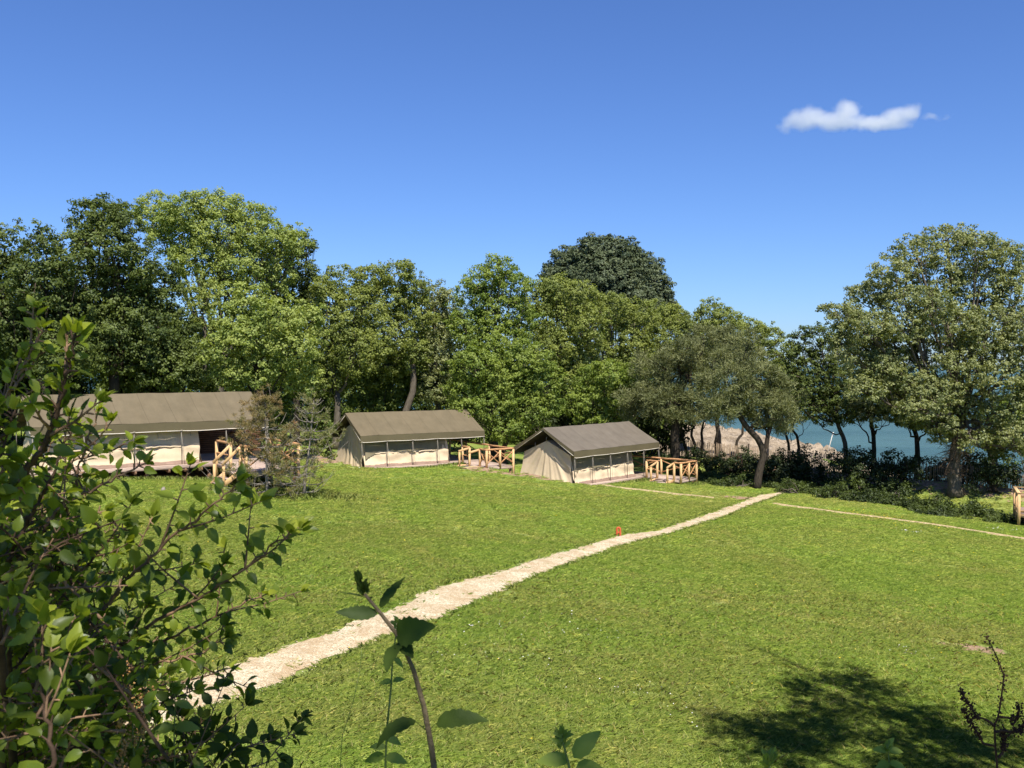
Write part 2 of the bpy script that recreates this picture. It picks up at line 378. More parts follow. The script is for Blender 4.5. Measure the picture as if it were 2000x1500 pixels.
# sea
m, t = mat('sea water')
mp = N(t, 'ShaderNodeMapping'); mp.inputs['Scale'].default_value = (0.35, 1.0, 1.0)
t.links.new(N(t, 'ShaderNodeTexCoord').outputs['Object'], mp.inputs[0])
wn = noise(t, 0.9, 6, 0.6, vec=mp.outputs[0], dist=0.5); wb = noise(t, 0.045, 4, 0.6, vec=mp.outputs[0])
cc = ramp(t, wb, [(0.35, (0.036, 0.084, 0.084)), (0.6, (0.062, 0.128, 0.124)), (0.8, (0.034, 0.070, 0.080))])
cc = mixc(t, ramp(t, wn, [(0.62, (0, 0, 0)), (0.80, (0.5, 0.5, 0.5))]), cc, (0.14, 0.20, 0.20))
finish(t, cc, 0.42, 0.2, bump(t, wn, 1.0, 0.6)); M['sea'] = m
ax = axis([(-9000, -600, 700), (-600, 600, 40), (600, 9000, 700)]); ay = axis([(60, 500, 20), (500, 12000, 700)])
AX, AY = np.meshgrid(ax, ay, indexing='ij')
mb = MB(); mb.grid(np.stack([AX, AY, np.full_like(AX, -10.3)], -1)); tag(mb.build('sea', M['sea']), 'calm blue green sea behind the trees', kind='structure')

# rocky shore
def fbm(x, y, oct=5, s=1.0):
    z = 0; r = np.random.default_rng(3)
    for k in range(oct):
        th = r.uniform(0, 6.28, 3); f = 2**k * s
        z = z + sum(np.sin((x*math.cos(a)+y*math.sin(a))*f + a*7 + 1.7*np.sin((y*math.cos(a*2)-x*math.sin(a))*f*0.6)) for a in th) / 2**k
    return z/3
rx, ry = np.meshgrid(np.arange(2, 44, 0.28), np.arange(70, 176, 0.45), indexing='ij')
sx = 37.0 - 4*sstep(125, 175, ry) + 1.2*np.sin(ry*0.13)
inl = np.clip((sx - rx)/24, -0.4, 1)
h = -10.9 + 3.4*np.sign(inl)*np.abs(inl)**0.75 - 2.2*sstep(130, 172, ry)
rg = fbm(rx, ry*1.2, 5, 0.55); tr_ = np.abs(fbm(rx+9, ry*1.5, 5, 1.1))
h = h + 0.30*rg + 0.75*tr_*sstep(-0.3, 0.1, inl) + 0.12*np.abs(fbm(rx*1.3, ry*2.2, 4, 2.4))
h = np.where(ry - fence_y(rx) < 4, -9.6, h)
m, t = mat('tan shore rock')
rn = noise(t, 0.9, 8, 0.75, coord='World'); vr = N(t, 'ShaderNodeTexVoronoi'); vr.inputs['Scale'].default_value = 0.9; vr.feature = 'DISTANCE_TO_EDGE'
t.links.new(noise(t, 0.8, 4, 0.6, coord='World', out='Color'), vr.inputs['Vector'])
cr = ramp(t, rn, [(0.3, (0.13, 0.095, 0.065)), (0.5, (0.36, 0.29, 0.21)), (0.72, (0.56, 0.46, 0.35))])
finish(t, cr, 0.9, 0.1, bump(t, rn, 1.0, 0.6)); M['rock'] = m
mb = MB(); mb.grid(np.stack([rx, ry, h], -1)); tag(mb.build('rocky_shore', M['rock']), 'tan rocks sloping down to the sea', kind='structure')

# ------------------------------------------------------------------ cloud (a real volume far out at height)
m, t = mat('cloud vapour')
D = 1600.0
c0 = at(1690, 232, D); half = np.array([172, 45, 46.0])*D/1820
tc = N(t, 'ShaderNodeTexCoord')
def vmath(op, a, b=None):
    n = N(t, 'ShaderNodeVectorMath', operation=op)
    for i, s in enumerate((a, b)):
        if s is None: continue
        if isinstance(s, tuple): n.inputs[i].default_value = s
        else: t.links.new(s, n.inputs[i])
    return n
def fm(op, a, b=None, clamp=False):
    n = N(t, 'ShaderNodeMath', operation=op); n.use_clamp = clamp
    for i, s in enumerate((a, b)):
        if s is None: continue
        if isinstance(s, (int, float)): n.inputs[i].default_value = s
        else: t.links.new(s, n.inputs[i])
    return n.outputs[0]
K_ = D/1820
nv = noise(t, 0.030, 8, 0.62, out='Color')
wob = vmath('MULTIPLY', vmath('SUBTRACT', nv, (0.5, 0.5, 0.5)).outputs[0], (52*K_, 45*K_, 34*K_)).outputs[0]
pos = vmath('ADD', tc.outputs['Object'], wob).outputs[0]
tot = None   # puffs: x, z (photo px from the centre), rx, rz, weight
for (bx, bz, ax_, az_, wt) in [(-112, 0, 68, 28, 0.9), (-60, -5, 80, 22, 0.95), (-38, 14, 34, 27, 1.0), (20, -8, 100, 17, 0.95), (60, 4, 44, 22, 0.95), (88, 12, 26, 24, 0.95), (-152, -14, 28, 20, 0.45), (128, 2, 34, 11, 0.40), (158, 6, 20, 8, 0.30)]:
    dv = vmath('MULTIPLY', vmath('SUBTRACT', pos, (bx*K_, 0, bz*K_)).outputs[0], (1/(ax_*K_), 1/(34*K_), 1/(az_*K_))).outputs[0]
    ln = vmath('LENGTH', dv).outputs['Value']
    f = fm('MULTIPLY', fm('SUBTRACT', 1.0, ln, True), wt)
    tot = f if tot is None else fm('MAXIMUM', tot, f)
det = noise(t, 0.07, 8, 0.7)
dens = fm('MULTIPLY', fm('SUBTRACT', fm('MULTIPLY', tot, 1.7), fm('MULTIPLY', det, 0.52), True), 0.058)
pv = N(t, 'ShaderNodeVolumePrincipled'); pv.inputs['Color'].default_value = (0.985, 0.985, 0.985, 1); pv.inputs['Anisotropy'].default_value = 0.3
t.links.new(dens, pv.inputs['Density'])
pv.inputs['Emission Strength'].default_value = 0.0
o = N(t, 'ShaderNodeOutputMaterial'); t.links.new(pv.outputs[0], o.inputs['Volume'])
mb = MB(); hx, hy, hz = half*1.12
mb.add([(a*hx, b*hy, c*hz) for a in (-1, 1) for b in (-1, 1) for c in (-1, 1)], np.array([[0,1,3,2],[4,6,7,5],[0,4,5,1],[2,3,7,6],[0,2,6,4],[1,5,7,3]]))
cl = mb.build('cloud', m); cl.location = Vector(c0)
tag(cl, 'single small white cloud with two puffs alone in the blue sky', 'cloud')
# ------------------------------------------------------------------ tents
def canvas_mat(name, c0, c1, wear=0.35, seams=False):
    m, t = mat(name)
    n1 = noise(t, 1.3, 5, 0.65); n2 = noise(t, 60, 3, 0.6)
    c = ramp(t, n1, [(0.3, c0), (0.7, c1)])
    c = mixc(t, wear, c, ramp(t, n2, [(0.3, (0.8, 0.8, 0.8)), (0.7, (1.15, 1.15, 1.15))]), 'MULTIPLY')
    h = n1
    if seams:      # cloth widths sewn together, faint weather streaks down the slope
        w = N(t, 'ShaderNodeTexWave'); w.wave_type = 'BANDS'; w.bands_direction = 'X'; w.inputs['Scale'].default_value = 0.262; w.inputs['Distortion'].default_value = 0.0
        t.links.new(N(t, 'ShaderNodeTexCoord').outputs['Object'], w.inputs['Vector'])
        sm = ramp(t, w.outputs['Fac'], [(0.0, (1, 1, 1)), (0.0025, (0, 0, 0))]); c = mixc(t, mixc(t, 1.0, sm, (0.35, 0.35, 0.35), 'MULTIPLY'), c, tuple(np.array(c0)*0.45))
        mp = N(t, 'ShaderNodeMapping'); mp.inputs['Scale'].default_value = (2.2, 0.5, 0.5); t.links.new(N(t, 'ShaderNodeTexCoord').outputs['Object'], mp.inputs[0])
        st = noise(t, 1.0, 6, 0.7, vec=mp.outputs[0]); c = mixc(t, 0.55, c, ramp(t, st, [(0.3, (0.78, 0.80, 0.80)), (0.7, (1.18, 1.16, 1.12))]), 'MULTIPLY'); h = st
    finish(t, c, 0.85, 0.12, bump(t, h, 0.35, 0.06)); return m
M['canvas'] = canvas_mat('cream tent canvas', (0.54, 0.43, 0.295), (0.64, 0.52, 0.365))
M['roof_olive'] = canvas_mat('olive brown roof canvas', (0.128, 0.104, 0.066), (0.150, 0.123, 0.080), seams=True)
M['roof_glare'] = canvas_mat('glare greyed roof canvas', (0.125, 0.106, 0.086), (0.150, 0.130, 0.106), seams=True)  # glancing glare put into the canvas colour as grey
M['valance'] = canvas_mat('olive valance canvas', (0.100, 0.086, 0.050), (0.118, 0.100, 0.058))
M['mud'] = canvas_mat('pinkish brown mud flap', (0.19, 0.125, 0.095), (0.30, 0.21, 0.165))
M['mesh'] = canvas_mat('dark eave shade canvas', (0.17, 0.145, 0.095), (0.24, 0.205, 0.135))  # dark tone standing for the eave's shadow on the upper wall
M['tube'] = simple('cream painted tube', (0.55, 0.50, 0.42), (0.66, 0.61, 0.53), 4, 0.5, 0.05, 0.4)
M['steel'] = simple('weathered steel pole', (0.12, 0.11, 0.09), (0.20, 0.18, 0.155), 8, 0.5, 0.1, 0.4)
M['rope'] = simple('pale rope', (0.25, 0.22, 0.18), (0.40, 0.36, 0.30), 40, 0.9, 0.3)
M['slat'] = simple('dark brown slats', (0.13, 0.062, 0.034), (0.25, 0.13, 0.075), 7, 0.8, 0.4, stretch=(0.6, 3, 3))
M['gap'] = simple('shadowed brown lining', (0.02, 0.012, 0.008), (0.035, 0.02, 0.013), 7, 0.9, 0.2)  # near-black: shade put into the colour
M['new_wood'] = simple('new pine posts', (0.50, 0.30, 0.135), (0.72, 0.49, 0.26), 5, 0.75, 0.35, stretch=(6, 6, 0.8))
M['log_wood'] = simple('peeled log rails', (0.34, 0.165, 0.075), (0.56, 0.32, 0.16), 5, 0.75, 0.4, stretch=(2, 2, 2))
M['deck_wood'] = simple('pale pinkish deck boards', (0.34, 0.25, 0.20), (0.52, 0.41, 0.34), 6, 0.8, 0.3, stretch=(1, 8, 8))
M['old_wood'] = simple('brown stilt wood', (0.13, 0.075, 0.045), (0.28, 0.17, 0.105), 6, 0.85, 0.5, stretch=(3, 3, 0.8))

def tent(T, label, roofmat, brown_screen=False, seed=0):
    r = np.random.default_rng(seed)
    L, H, W = T['L'], T['H'], 2.40
    EZ = H - 1.275; VZ = EZ - 0.39
    root = empty('safari_tent', T['o'], T['a'], label, 'tent', 'safari tents on wooden decks along the trees')
    # roof: two slopes, slightly sagging between the frames
    mb = MB(); nu, nv = 61, 15
    us = np.linspace(0, L, nu)
    for sgn in (-1, 1):
        s = np.linspace(0, 1, nv); UU, SS = np.meshgrid(us, s, indexing='ij')
        sag = 0.065*np.sin(SS*math.pi)*(0.35+0.65*np.abs(np.sin(UU*math.pi/(L/5)))) + 0.008*np.sin(UU*3.1+SS*5+seed)
        Y = sgn*SS*W; Z = H - 1.275*SS - sag + 0.012*np.sin(UU*math.pi*5/L)**2*SS
        V = np.stack([UU, Y, Z], -1); mb.grid(V)
        V2 = V.copy(); V2[..., 2] -= 0.012; mb.grid(V2[::-1])
    mb.build('roof', roofmat, root, smooth=True)
    # valance: hanging band along both eaves and a narrow one along the gables
    for sgn in (-1, 1):
        mb = MB(); s = np.linspace(0, 1, 6); UU, SS = np.meshgrid(us, s, indexing='ij')
        Y = sgn*(W + 0.01 + 0.02*SS + 0.012*np.sin(UU*2.3+seed)*SS); Z = EZ - 0.005 - 0.39*SS - 0.012*SS*np.sin(UU*1.9+1)
        mb.grid(np.stack([UU, Y, Z], -1)); mb.grid(np.stack([UU, Y-sgn*0.008, Z], -1)[::-1])
        mb.build('valance', M['valance'], root, smooth=True)
    for u0, dd in ((-0.01, -1), (L+0.01, 1)):
        mb = MB()
        for sgn in (-1, 1):
            s = np.linspace(0, 1, 12); V = np.zeros((12, 2, 3))
            V[:, 0] = np.stack([np.full(12, u0), sgn*s*W, H-1.275*s-0.035*np.sin(s*math.pi)], 1)
            V[:, 1] = V[:, 0]; V[:, 1, 2] -= 0.13 + 0.10*s; V[:, 1, 0] += 0.01*dd
            mb.grid(V)
        mb.build('gable_trim', M['valance'], root)
    mb = MB()
    for k in range(5):
        a, b = L*k/5 + 0.02, L*(k+1)/5 - 0.02
        x = np.linspace(a, b, 6); mb.tube(np.stack([x, np.full(6, -W-0.045), VZ - 0.012*np.sin(x*1.9+1) - 0.01*np.sin((x-a)/(b-a)*math.pi)], 1), 0.019, 6)
    mb.build('eave_tube', M['tube'], root)
    for u0 in (0.02, L-0.02):
        mb = MB()
        for sgn in (-1, 1): mb.tube([(u0, sgn*0.03, H-0.15), (u0-0.03*(1 if u0 < 1 else -1), sgn*(W-0.02), EZ-0.27)], 0.026, 6)
        mb.build('gable_tube', M['tube'], root)
    mb = MB(); mb.tube([(0.02, 0, H-0.07), (L-0.02, 0, H-0.07)], 0.04, 8); mb.build('ridge_pole', M['old_wood'], root)
    # canvas cabin
    u0, u1 = 0.38, T['cab']; YS, AP, SH, YB = 1.86, 2.52, 1.74, 2.12
    def gable(u, d, name, seedk):
        mb = MB(); n, k = 90, 40
        a = np.linspace(-1, 1, n); b = np.linspace(0, 1, k); A, B = np.meshgrid(a, b, indexing='ij')
        top = AP - (AP-SH)*np.abs(A)**1.0
        Z = top*(1-B) + 0.0*B
        Y = A*(YS + (YB-YS)*B)
        th = np.arctan2(Y, (AP+0.15) - Z)
        f = 0.075*np.abs(np.sin(th*8 + seedk))*B**0.6 + 0.045*np.sin(th*21+1.3*seedk)*B**0.6 + 0.02*np.sin(th*43+seedk)*B + 0.03*np.sin(A*5+B*3)
        f = f + 0.12*np.sin(B*math.pi)*(-1) * 0.6
        X = u + d*(f*0.8 + 0.16*B)
        mb.grid(np.stack([X, Y, Z], -1)); return mb.build(name, M['canvas'], root, smooth=True)
    gable(u0, -1, 'gable_wall', seed*1.7)
    gable(u1, 1, 'gable_wall', seed*1.1+2)
    for sgn in (-1, 1):
        mb = MB(); n, k = 130, 30
        a = np.linspace(0, 1, n); b = np.linspace(0, 1, k); A, B = np.meshgrid(a, b, indexing='ij')
        x = u0 + (u1-u0)*A
        # rows of soft diagonal and vertical creases
        f = 0.030*np.sin(x*5.3 + B*2.0 + seed)*B + 0.022*np.sin(x*9.7 - B*5.5 + seed*2)*np.sin(B*math.pi)
        f += 0.035*np.sin(x*1.7 + 4*B + seed) + 0.05*np.exp(-((B-0.93)/0.05)**2) - 0.03*np.exp(-((B-0.52)/0.03)**2)
        f += 0.02*np.sin(B*16 + 2.2*np.sin(x*1.3+seed))*(B > 0.5)
        Y = sgn*(YS + (YB-YS)*B + f); Z = (SH+0.02*np.sin(x*2.6))*(1-B)
        X = x + np.where(A > 0.98, 0.10*np.sin(B*3), 0)
        V = np.stack([X, Y, Z], -1)
        mb.grid(V if sgn < 0 else V[::-1]); wall = mb.build('side_wall', M['canvas'], root, smooth=True)
        if sgn < 0: front_wall = wall
    mb = MB(); V = np.array([[[x, s*YS, SH], [x, s*YS*0.5, (SH+AP)/2], [x, 0, AP]] for x in np.linspace(u0, u1, 12) for s in (-1,)]).reshape(12, 3, 3); mb.grid(V)
    V = V.copy(); V[..., 1] *= -1; mb.grid(V[::-1]); mb.build('cabin_top', M['canvas'], root)
    # rolled window flaps: low horizontal folds on the front wall
    nfl = 3
    for k in range(nfl):
        a = u0 + 0.7 + (u1-u0-1.2)*k/nfl; b = a + (u1-u0-1.2)/nfl*0.86
        x = np.linspace(a, b, 14); zz = 0.80 + 0.03*np.sin((x-a)/(b-a)*math.pi*1.0) + 0.012*r.normal(size=14)
        y = -(YS + 0.16*(1-zz/SH) + 0.06)
        mb = MB(); V = np.stack([np.stack([x, y+0.02, zz+0.05], 1), np.stack([x, y-0.045, zz+0.01], 1), np.stack([x, y-0.05, zz-0.03-0.02*np.abs(np.sin(x*3))], 1), np.stack([x, y+0.03, zz-0.055], 1)], 1)
        mb.grid(V); mb.build('window_flap', M['canvas'], front_wall, smooth=True)
    mb = MB(); x = np.linspace(u0, u1, 60); zt = 0.15 + 0.02*np.sin(x*3+seed) + 0.012*r.normal(size=60)
    V = np.stack([np.stack([x, np.full(60, -YB-0.085), zt], 1), np.stack([x, -YB-0.13-0.02*np.sin(x*4), zt*0.5], 1), np.stack([x, np.full(60, -YB-0.20), np.full(60, 0.012)], 1)], 1)
    mb.grid(V); mb.build('mud_flap', M['mud'], front_wall, smooth=True)
    if not brown_screen:      # dark sheet on the upper wall: the eave's shadow as colour, wavy lower edge
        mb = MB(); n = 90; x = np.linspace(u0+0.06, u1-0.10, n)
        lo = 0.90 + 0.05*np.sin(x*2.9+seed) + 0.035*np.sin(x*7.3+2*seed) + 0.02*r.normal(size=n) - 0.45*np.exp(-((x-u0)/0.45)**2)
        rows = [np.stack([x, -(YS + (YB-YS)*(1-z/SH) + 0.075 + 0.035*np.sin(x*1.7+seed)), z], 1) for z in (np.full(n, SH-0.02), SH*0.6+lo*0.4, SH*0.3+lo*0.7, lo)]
        mb.grid(np.stack(rows, 1)); mb.build('eave_shade', M['mesh'], front_wall, smooth=True)
    # eave poles with their stay ropes, back and front
    for sgn in (-1, 1):
        for k in range(6):
            u = min(max(0.06, L*k/5), L-0.06)
            mb = MB(); mb.tube([(u, sgn*(W-0.01), VZ+0.33), (u+0.03, sgn*(W+0.02), 0.0)], 0.018, 7); mb.build('pole', M['steel'], root)
            if sgn < 0:
                mb = MB(); mb.tube([(u, -W-0.03, VZ+0.02), (u+0.13, -W-0.14, 0.0)], 0.008, 4); mb.tube([(u-0.05, -W-0.05, VZ), (u+0.05, -W-0.05, VZ+0.02)], 0.028, 5)
                mb.build('stay_rope', M['rope'], root)
    # short white toggles and ties
    for k in range(5):
        u = u0+0.5+k*(u1-u0-0.8)/4; mb = MB(); mb.tube([(u, -YS-0.07, 1.42), (u+0.02, -YS-0.10, 1.42-0.12-0.2*r.random())], 0.013, 4); mb.build('tie_cord', M['rope'], root)
    for s in (-1.0, 0.0, 0.9):
        z = AP-(AP-SH)*abs(s)/YS - 0.1; mb = MB(); mb.tube([(u0-0.03, s*1.02, z+0.32), (u0-0.05, s, z)], 0.018, 5); mb.build('tie_cord', M['rope'], root)
    # rear of the porch
    if brown_screen:
        mb = MB(); z = 0.06
        while z < EZ-0.1: mb.beam((u1+0.25, 1.95, z), (L+1.2, 1.95, z), 0.045, 0.085); z += 0.105
        mb.build('slatted_screen', M['slat'], root)
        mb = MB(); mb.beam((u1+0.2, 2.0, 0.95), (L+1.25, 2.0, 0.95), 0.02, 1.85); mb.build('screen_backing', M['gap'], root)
    return root

def deck(T, label, stilt, front, seed=0):
    r = np.random.default_rng(seed)
    L = T['L']; a0, a1, v1 = T['ter']
    root = empty('wooden_deck', (T['o'][0], T['o'][1], T['o'][2]), T['a'], label, 'deck', 'wooden decks under the safari tents')
    # boards: main floor runs under the tent, terrace projects forward (local -y)
    mb = MB(); y = 2.45
    while y > -2.66:
        mb.beam((-0.05+0.02*r.random(), y, -0.018), (L+0.02*r.random(), y, -0.018), 0.135, 0.03, tint=r.random()); y -= 0.141
    mb.build('floor', M['deck_wood'], root)
    mb = MB(); y = -2.80
    while y > -v1+0.05:
        mb.beam((a0, y, -0.018), (a1, y, -0.018), 0.135, 0.03, tint=r.random()); y -= 0.141
    mb.build('terrace_floor', M['deck_wood'], root)
    mb = MB(); mb.beam((-0.05, -2.715, -0.095), (a0-0.03, -2.715, -0.095), 0.04, 0.125)
    mb.build('fascia', M['deck_wood'], root)
    mb = MB(); mb.beam((a0-0.005, -2.75, -0.10), (a0-0.005, -v1-0.02, -0.10), 0.035, 0.13); mb.beam((a0-0.02, -v1-0.02, -0.10), (a1+0.02, -v1-0.02, -0.10), 0.035, 0.13); mb.beam((a1+0.02, -v1, -0.10), (a1+0.02, 2.4, -0.10), 0.035, 0.13)
    mb.build('terrace_fascia', M['deck_wood'], root)
    u = 0.5
    while u < L:
        mb = MB(); mb.beam((u, -2.78, -0.235), (u, 2.4, -0.235), 0.07, 0.15); mb.build('joist', M['old_wood'], root); u += 0.72
    ca, sa = math.cos(T['a']), math.sin(T['a'])
    def gl(u, y):      # ground below a local point
        return float(gz(T['o'][0] + u*ca - y*sa, T['o'][1] + u*sa + y*ca)) - T['o'][2]
    for u in (L*0.45, L*0.72, L*0.97):
        for y in (-2.45, 2.2):
            z = gl(u, y)
            if z < -0.35: mb = MB(); mb.tube([(u, y, z-0.15), (u+0.02, y, -0.30)], [0.11, 0.085], 8); mb.build('stilt', M['old_wood'], root)
    for y in (-3.4, -v1+0.15):
        for u in (a0+0.12, a1-0.12):
            z = gl(u, y)
            mb = MB(); mb.tube([(u, y, z-0.1), (u, y, -0.15)], 0.085, 8); mb.build('stilt', M['old_wood'], root)
    # railings
    def post(u, y, ground=False, h=1.05, w=0.12, m='new_wood'):
        z0 = gl(u, y)-0.1 if ground else -0.16
        mb = MB(); mb.beam((u, y, z0), (u, y, h-0.04), w, w, up=(0, 1, 0)); mb.build('railing_post', M[m], root)
    def rail(p, q, z=1.05, rad=0.055, name='top_rail', z2=None, m='log_wood'):
        P = np.linspace((*p, z), (*q, z2 if z2 is not None else z), 7); P[1:-1] += r.normal(size=(5, 3))*0.008
        mb = MB(); mb.tube(P, rad*(1+0.1*r.normal(size=7)), 8); mb.build(name, M[m], root, smooth=True)
    def cross(p, q):
        rail(p, q, 0.15, 0.032, 'cross_brace', 0.92); rail(p, q, 0.92, 0.032, 'cross_brace', 0.15)
    s0, s1 = T['st']
    yb = -2.55 if front else -0.7
    pts = [(a1, 2.3), (a1, 0.0), (a1, -v1*0.52), (a1, -v1)]
    for p in pts: post(*p, ground=p[1] < -1)
    for p, q in zip(pts[:-1], pts[1:]): rail(p, q); cross(p, q)
    rail((a1, -v1), (a0, -v1)); cross((a1, -v1), ((a0+a1)/2, -v1)); cross(((a0+a1)/2, -v1), (a0, -v1)); post((a0+a1)/2, -v1); post(a0, -v1, True)
    # camera side: rail, stair opening, rail
    post(a0, -s1, True); post(a0, -s0, True); post(a0, -2.95, True)
    rail((a0, -v1), (a0, -s1)); rail((a0, -s0), (a0, -2.95))
    if v1 - s1 > 0.6: cross((a0, -v1), (a0, -s1))
    rail((a0, -s0), (a0, -2.95), 0.5, 0.04, 'mid_rail')
    # stairs go out towards -u
    zg = gl(a0-0.8, -(s0+s1)/2); nst = 3; run = 0.85
    mb = MB()
    for y in (-s0-0.02, -s1+0.02): mb.beam((a0-0.03, y, -0.09), (a0-run, y, zg+0.02), 0.05, 0.20)
    stairs = mb.build('staircase', M['new_wood'], root)
    for y in (-s0-0.02, -s1+0.02):
        post(a0-run+0.12, y, True, h=zg+0.95, w=0.10)
        mb = MB(); mb.beam((a0+0.02, y, 1.02), (a0-run+0.06, y, zg+0.96), 0.055, 0.12); mb.build('handrail', M['new_wood'], stairs)
    for k in range(nst):
        f = (k+0.6)/nst; mb = MB(); mb.beam((a0-run*f, -s0-0.05, zg*f), (a0-run*f, -s1+0.05, zg*f), 0.24, 0.04); mb.build('tread', M['deck_wood'], stairs)
    return root

tent(TENTS[0], 'largest canvas safari tent, olive roof, dark brown slatted screen behind its open porch', M['roof_olive'], True, 1)
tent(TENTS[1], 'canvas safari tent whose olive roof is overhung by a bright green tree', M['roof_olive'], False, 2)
tent(TENTS[2], 'grey roofed canvas safari tent with its full cream gable facing the lawn', M['roof_glare'], False, 3)
deck(TENTS[0], 'wooden deck on stilts half hidden behind the brown needled young pine', True, True, 1)
deck(TENTS[1], 'wooden deck with cross braced log rails between the two far tents', True, True, 2)
deck(TENTS[2], 'wooden deck with log railing and steps beneath the grey roofed tent', True, True, 3)

# ---- the lone terrace at the right edge
def lone_deck():
    r = np.random.default_rng(5)
    a = R(-24); c = at(1990, 1003, 46.5); o = (c[0], c[1], c[2])
    root = empty('wooden_terrace', o, a, 'raised new wood terrace with a plank topped railing at the lawn edge', 'terrace')
    ca, sa = math.cos(a), math.sin(a)
    gl = lambda u, y: float(gz(o[0]+u*ca-y*sa, o[1]+u*sa+y*ca)) - o[2]
    D_, Wd = 2.6, 6.0
    mb = MB(); y = 0.07
    while y < D_: mb.beam((0, y, -0.02), (Wd, y, -0.02), 0.135, 0.035); y += 0.142
    mb.build('floor', M['deck_wood'], root)
    mb = MB(); mb.beam((-0.02, -0.02, -0.11), (Wd, -0.02, -0.11), 0.04, 0.15); mb.beam((-0.02, 0.02, -0.11), (-0.02, D_, -0.11), 0.04, 0.15); mb.build('fascia', M['new_wood'], root)
    def post(u, y, down):
        mb = MB(); mb.beam((u, y, gl(u, y)-0.1 if down else -0.5), (u, y, 1.0), 0.13, 0.13, up=(0, 1, 0)); mb.build('railing_post', M['new_wood'], root)
    for u in (0.0, 1.8, 3.6, 5.4): post(u, 0.0, True); post(u, D_, False)
    post(0.0, 1.3, False)
    mb = MB(); mb.beam((-0.1, 0, 1.02), (Wd, 0, 1.02), 0.16, 0.045); mb.beam((0, 0.09, 1.02), (0, D_+0.1, 1.02), 0.16, 0.045); mb.beam((0.09, D_, 1.02), (Wd, D_, 1.02), 0.16, 0.045); mb.build('top_rail', M['new_wood'], root)
    for z in (0.12, 0.86):
        mb = MB(); mb.beam((0.07, 0, z), (Wd, 0, z), 0.05, 0.09); mb.beam((0, 0.07, z), (0, D_-0.07, z), 0.05, 0.09); mb.build('side_rail', M['new_wood'], root)
    for k in range(2):
        y0, y1 = 0.07+k*1.3, 1.23+k*1.3; mb = MB(); mb.beam((0, y0, 0.15), (0, y1, 0.84), 0.035, 0.06); mb.build('cross_brace', M['new_wood'], root)
        mb = MB(); mb.beam((0.04, y0, 0.84), (0.04, y1, 0.15), 0.035, 0.06); mb.build('cross_brace', M['new_wood'], root)
    for u, y in ((0.4, 0.4), (3, 0.4), (0.4, 2.2)):
        mb = MB(); mb.tube([(u, y, gl(u, y)-0.1), (u, y, -0.05)], 0.14, 8); mb.build('stilt', M['old_wood'], root)
    mb = MB(); mb.beam((0.35, 0.35, -0.5), (0.35, 2.3, -0.5), 0.05, 0.75); mb.beam((0.4, 0.35, -0.5), (5, 0.35, -0.5), 0.05, 0.75); mb.build('shade_boards', M['gap'], root)  # near-black boards stand in for the shade under the floor
lone_deck()

# ------------------------------------------------------------------ chestnut paling fence on the bank
root = empty('paling_fence', (21, float(fence_y(21)), float(gz(21, fence_y(21)))), None, 'weathered chestnut paling fence running along the bank behind the hedge', 'fence')
M['pale'] = simple('weathered chestnut pales', (0.16, 0.11, 0.075), (0.40, 0.31, 0.22), 5, 0.85, 0.4, stretch=(4, 4, 0.7))
xs = np.arange(11, 46, 0.10); pend = xs.copy()
r = np.random.default_rng(11); fx0 = 11.0
nseg = 12; xe = np.linspace(11, 46, nseg+1)
for k in range(nseg):
    mb = MB()
    for x in np.arange(xe[k]+0.06, xe[k+1]-0.04, 0.095):
        x += 0.012*r.normal(); y = float(fence_y(x)) + 0.0; z = float(gz(x, y)); h = 1.18 + 0.05*r.normal(); l = 0.02*r.normal()
        mb.beam((x, y, z-0.05), (x+l, y+0.02*r.normal(), z+h), 0.045, 0.018, up=(0.55, 0.83, 0))
    for hz_ in (0.35, 0.95):
        X = np.linspace(xe[k], xe[k+1], 8); mb.tube(np.stack([X, fence_y(X), gz(X, fence_y(X))+hz_], 1), 0.006, 4)
    mb.build('pale_panel', M['pale'], root)
for x in xe:
    y = float(fence_y(x)); z = float(gz(x, y)); mb = MB(); mb.tube([(x, y-0.06, z-0.2), (x+0.03, y-0.06, z+1.35+0.12*r.random())], [0.075, 0.06], 8); mb.build('post', M['dark_bark'], root)
# ------------------------------------------------------------------ trees
def unit(a): return a / (np.linalg.norm(a, axis=-1, keepdims=True) + 1e-9)
def leaf_cards(mb, C, Nn, L, W, r, tint, droop=0.0):
    n = len(C); Nn = unit(Nn)
    T_ = unit(np.cross(Nn, r.normal(size=(n, 3)))); B_ = np.cross(Nn, T_)
    L = (L * r.uniform(0.7, 1.25, n))[:, None]; W = (W * r.uniform(0.7, 1.25, n))[:, None]
    v = np.stack([C - T_*L*0.5, C - T_*L*0.05 + B_*W*0.5 + Nn*W*0.12, C + T_*L*0.5, C - T_*L*0.05 - B_*W*0.5 + Nn*W*0.12], 1).reshape(-1, 3)
    f = np.arange(n*4).reshape(n, 4)
    mb.add(v, f, np.repeat(tint, 4))

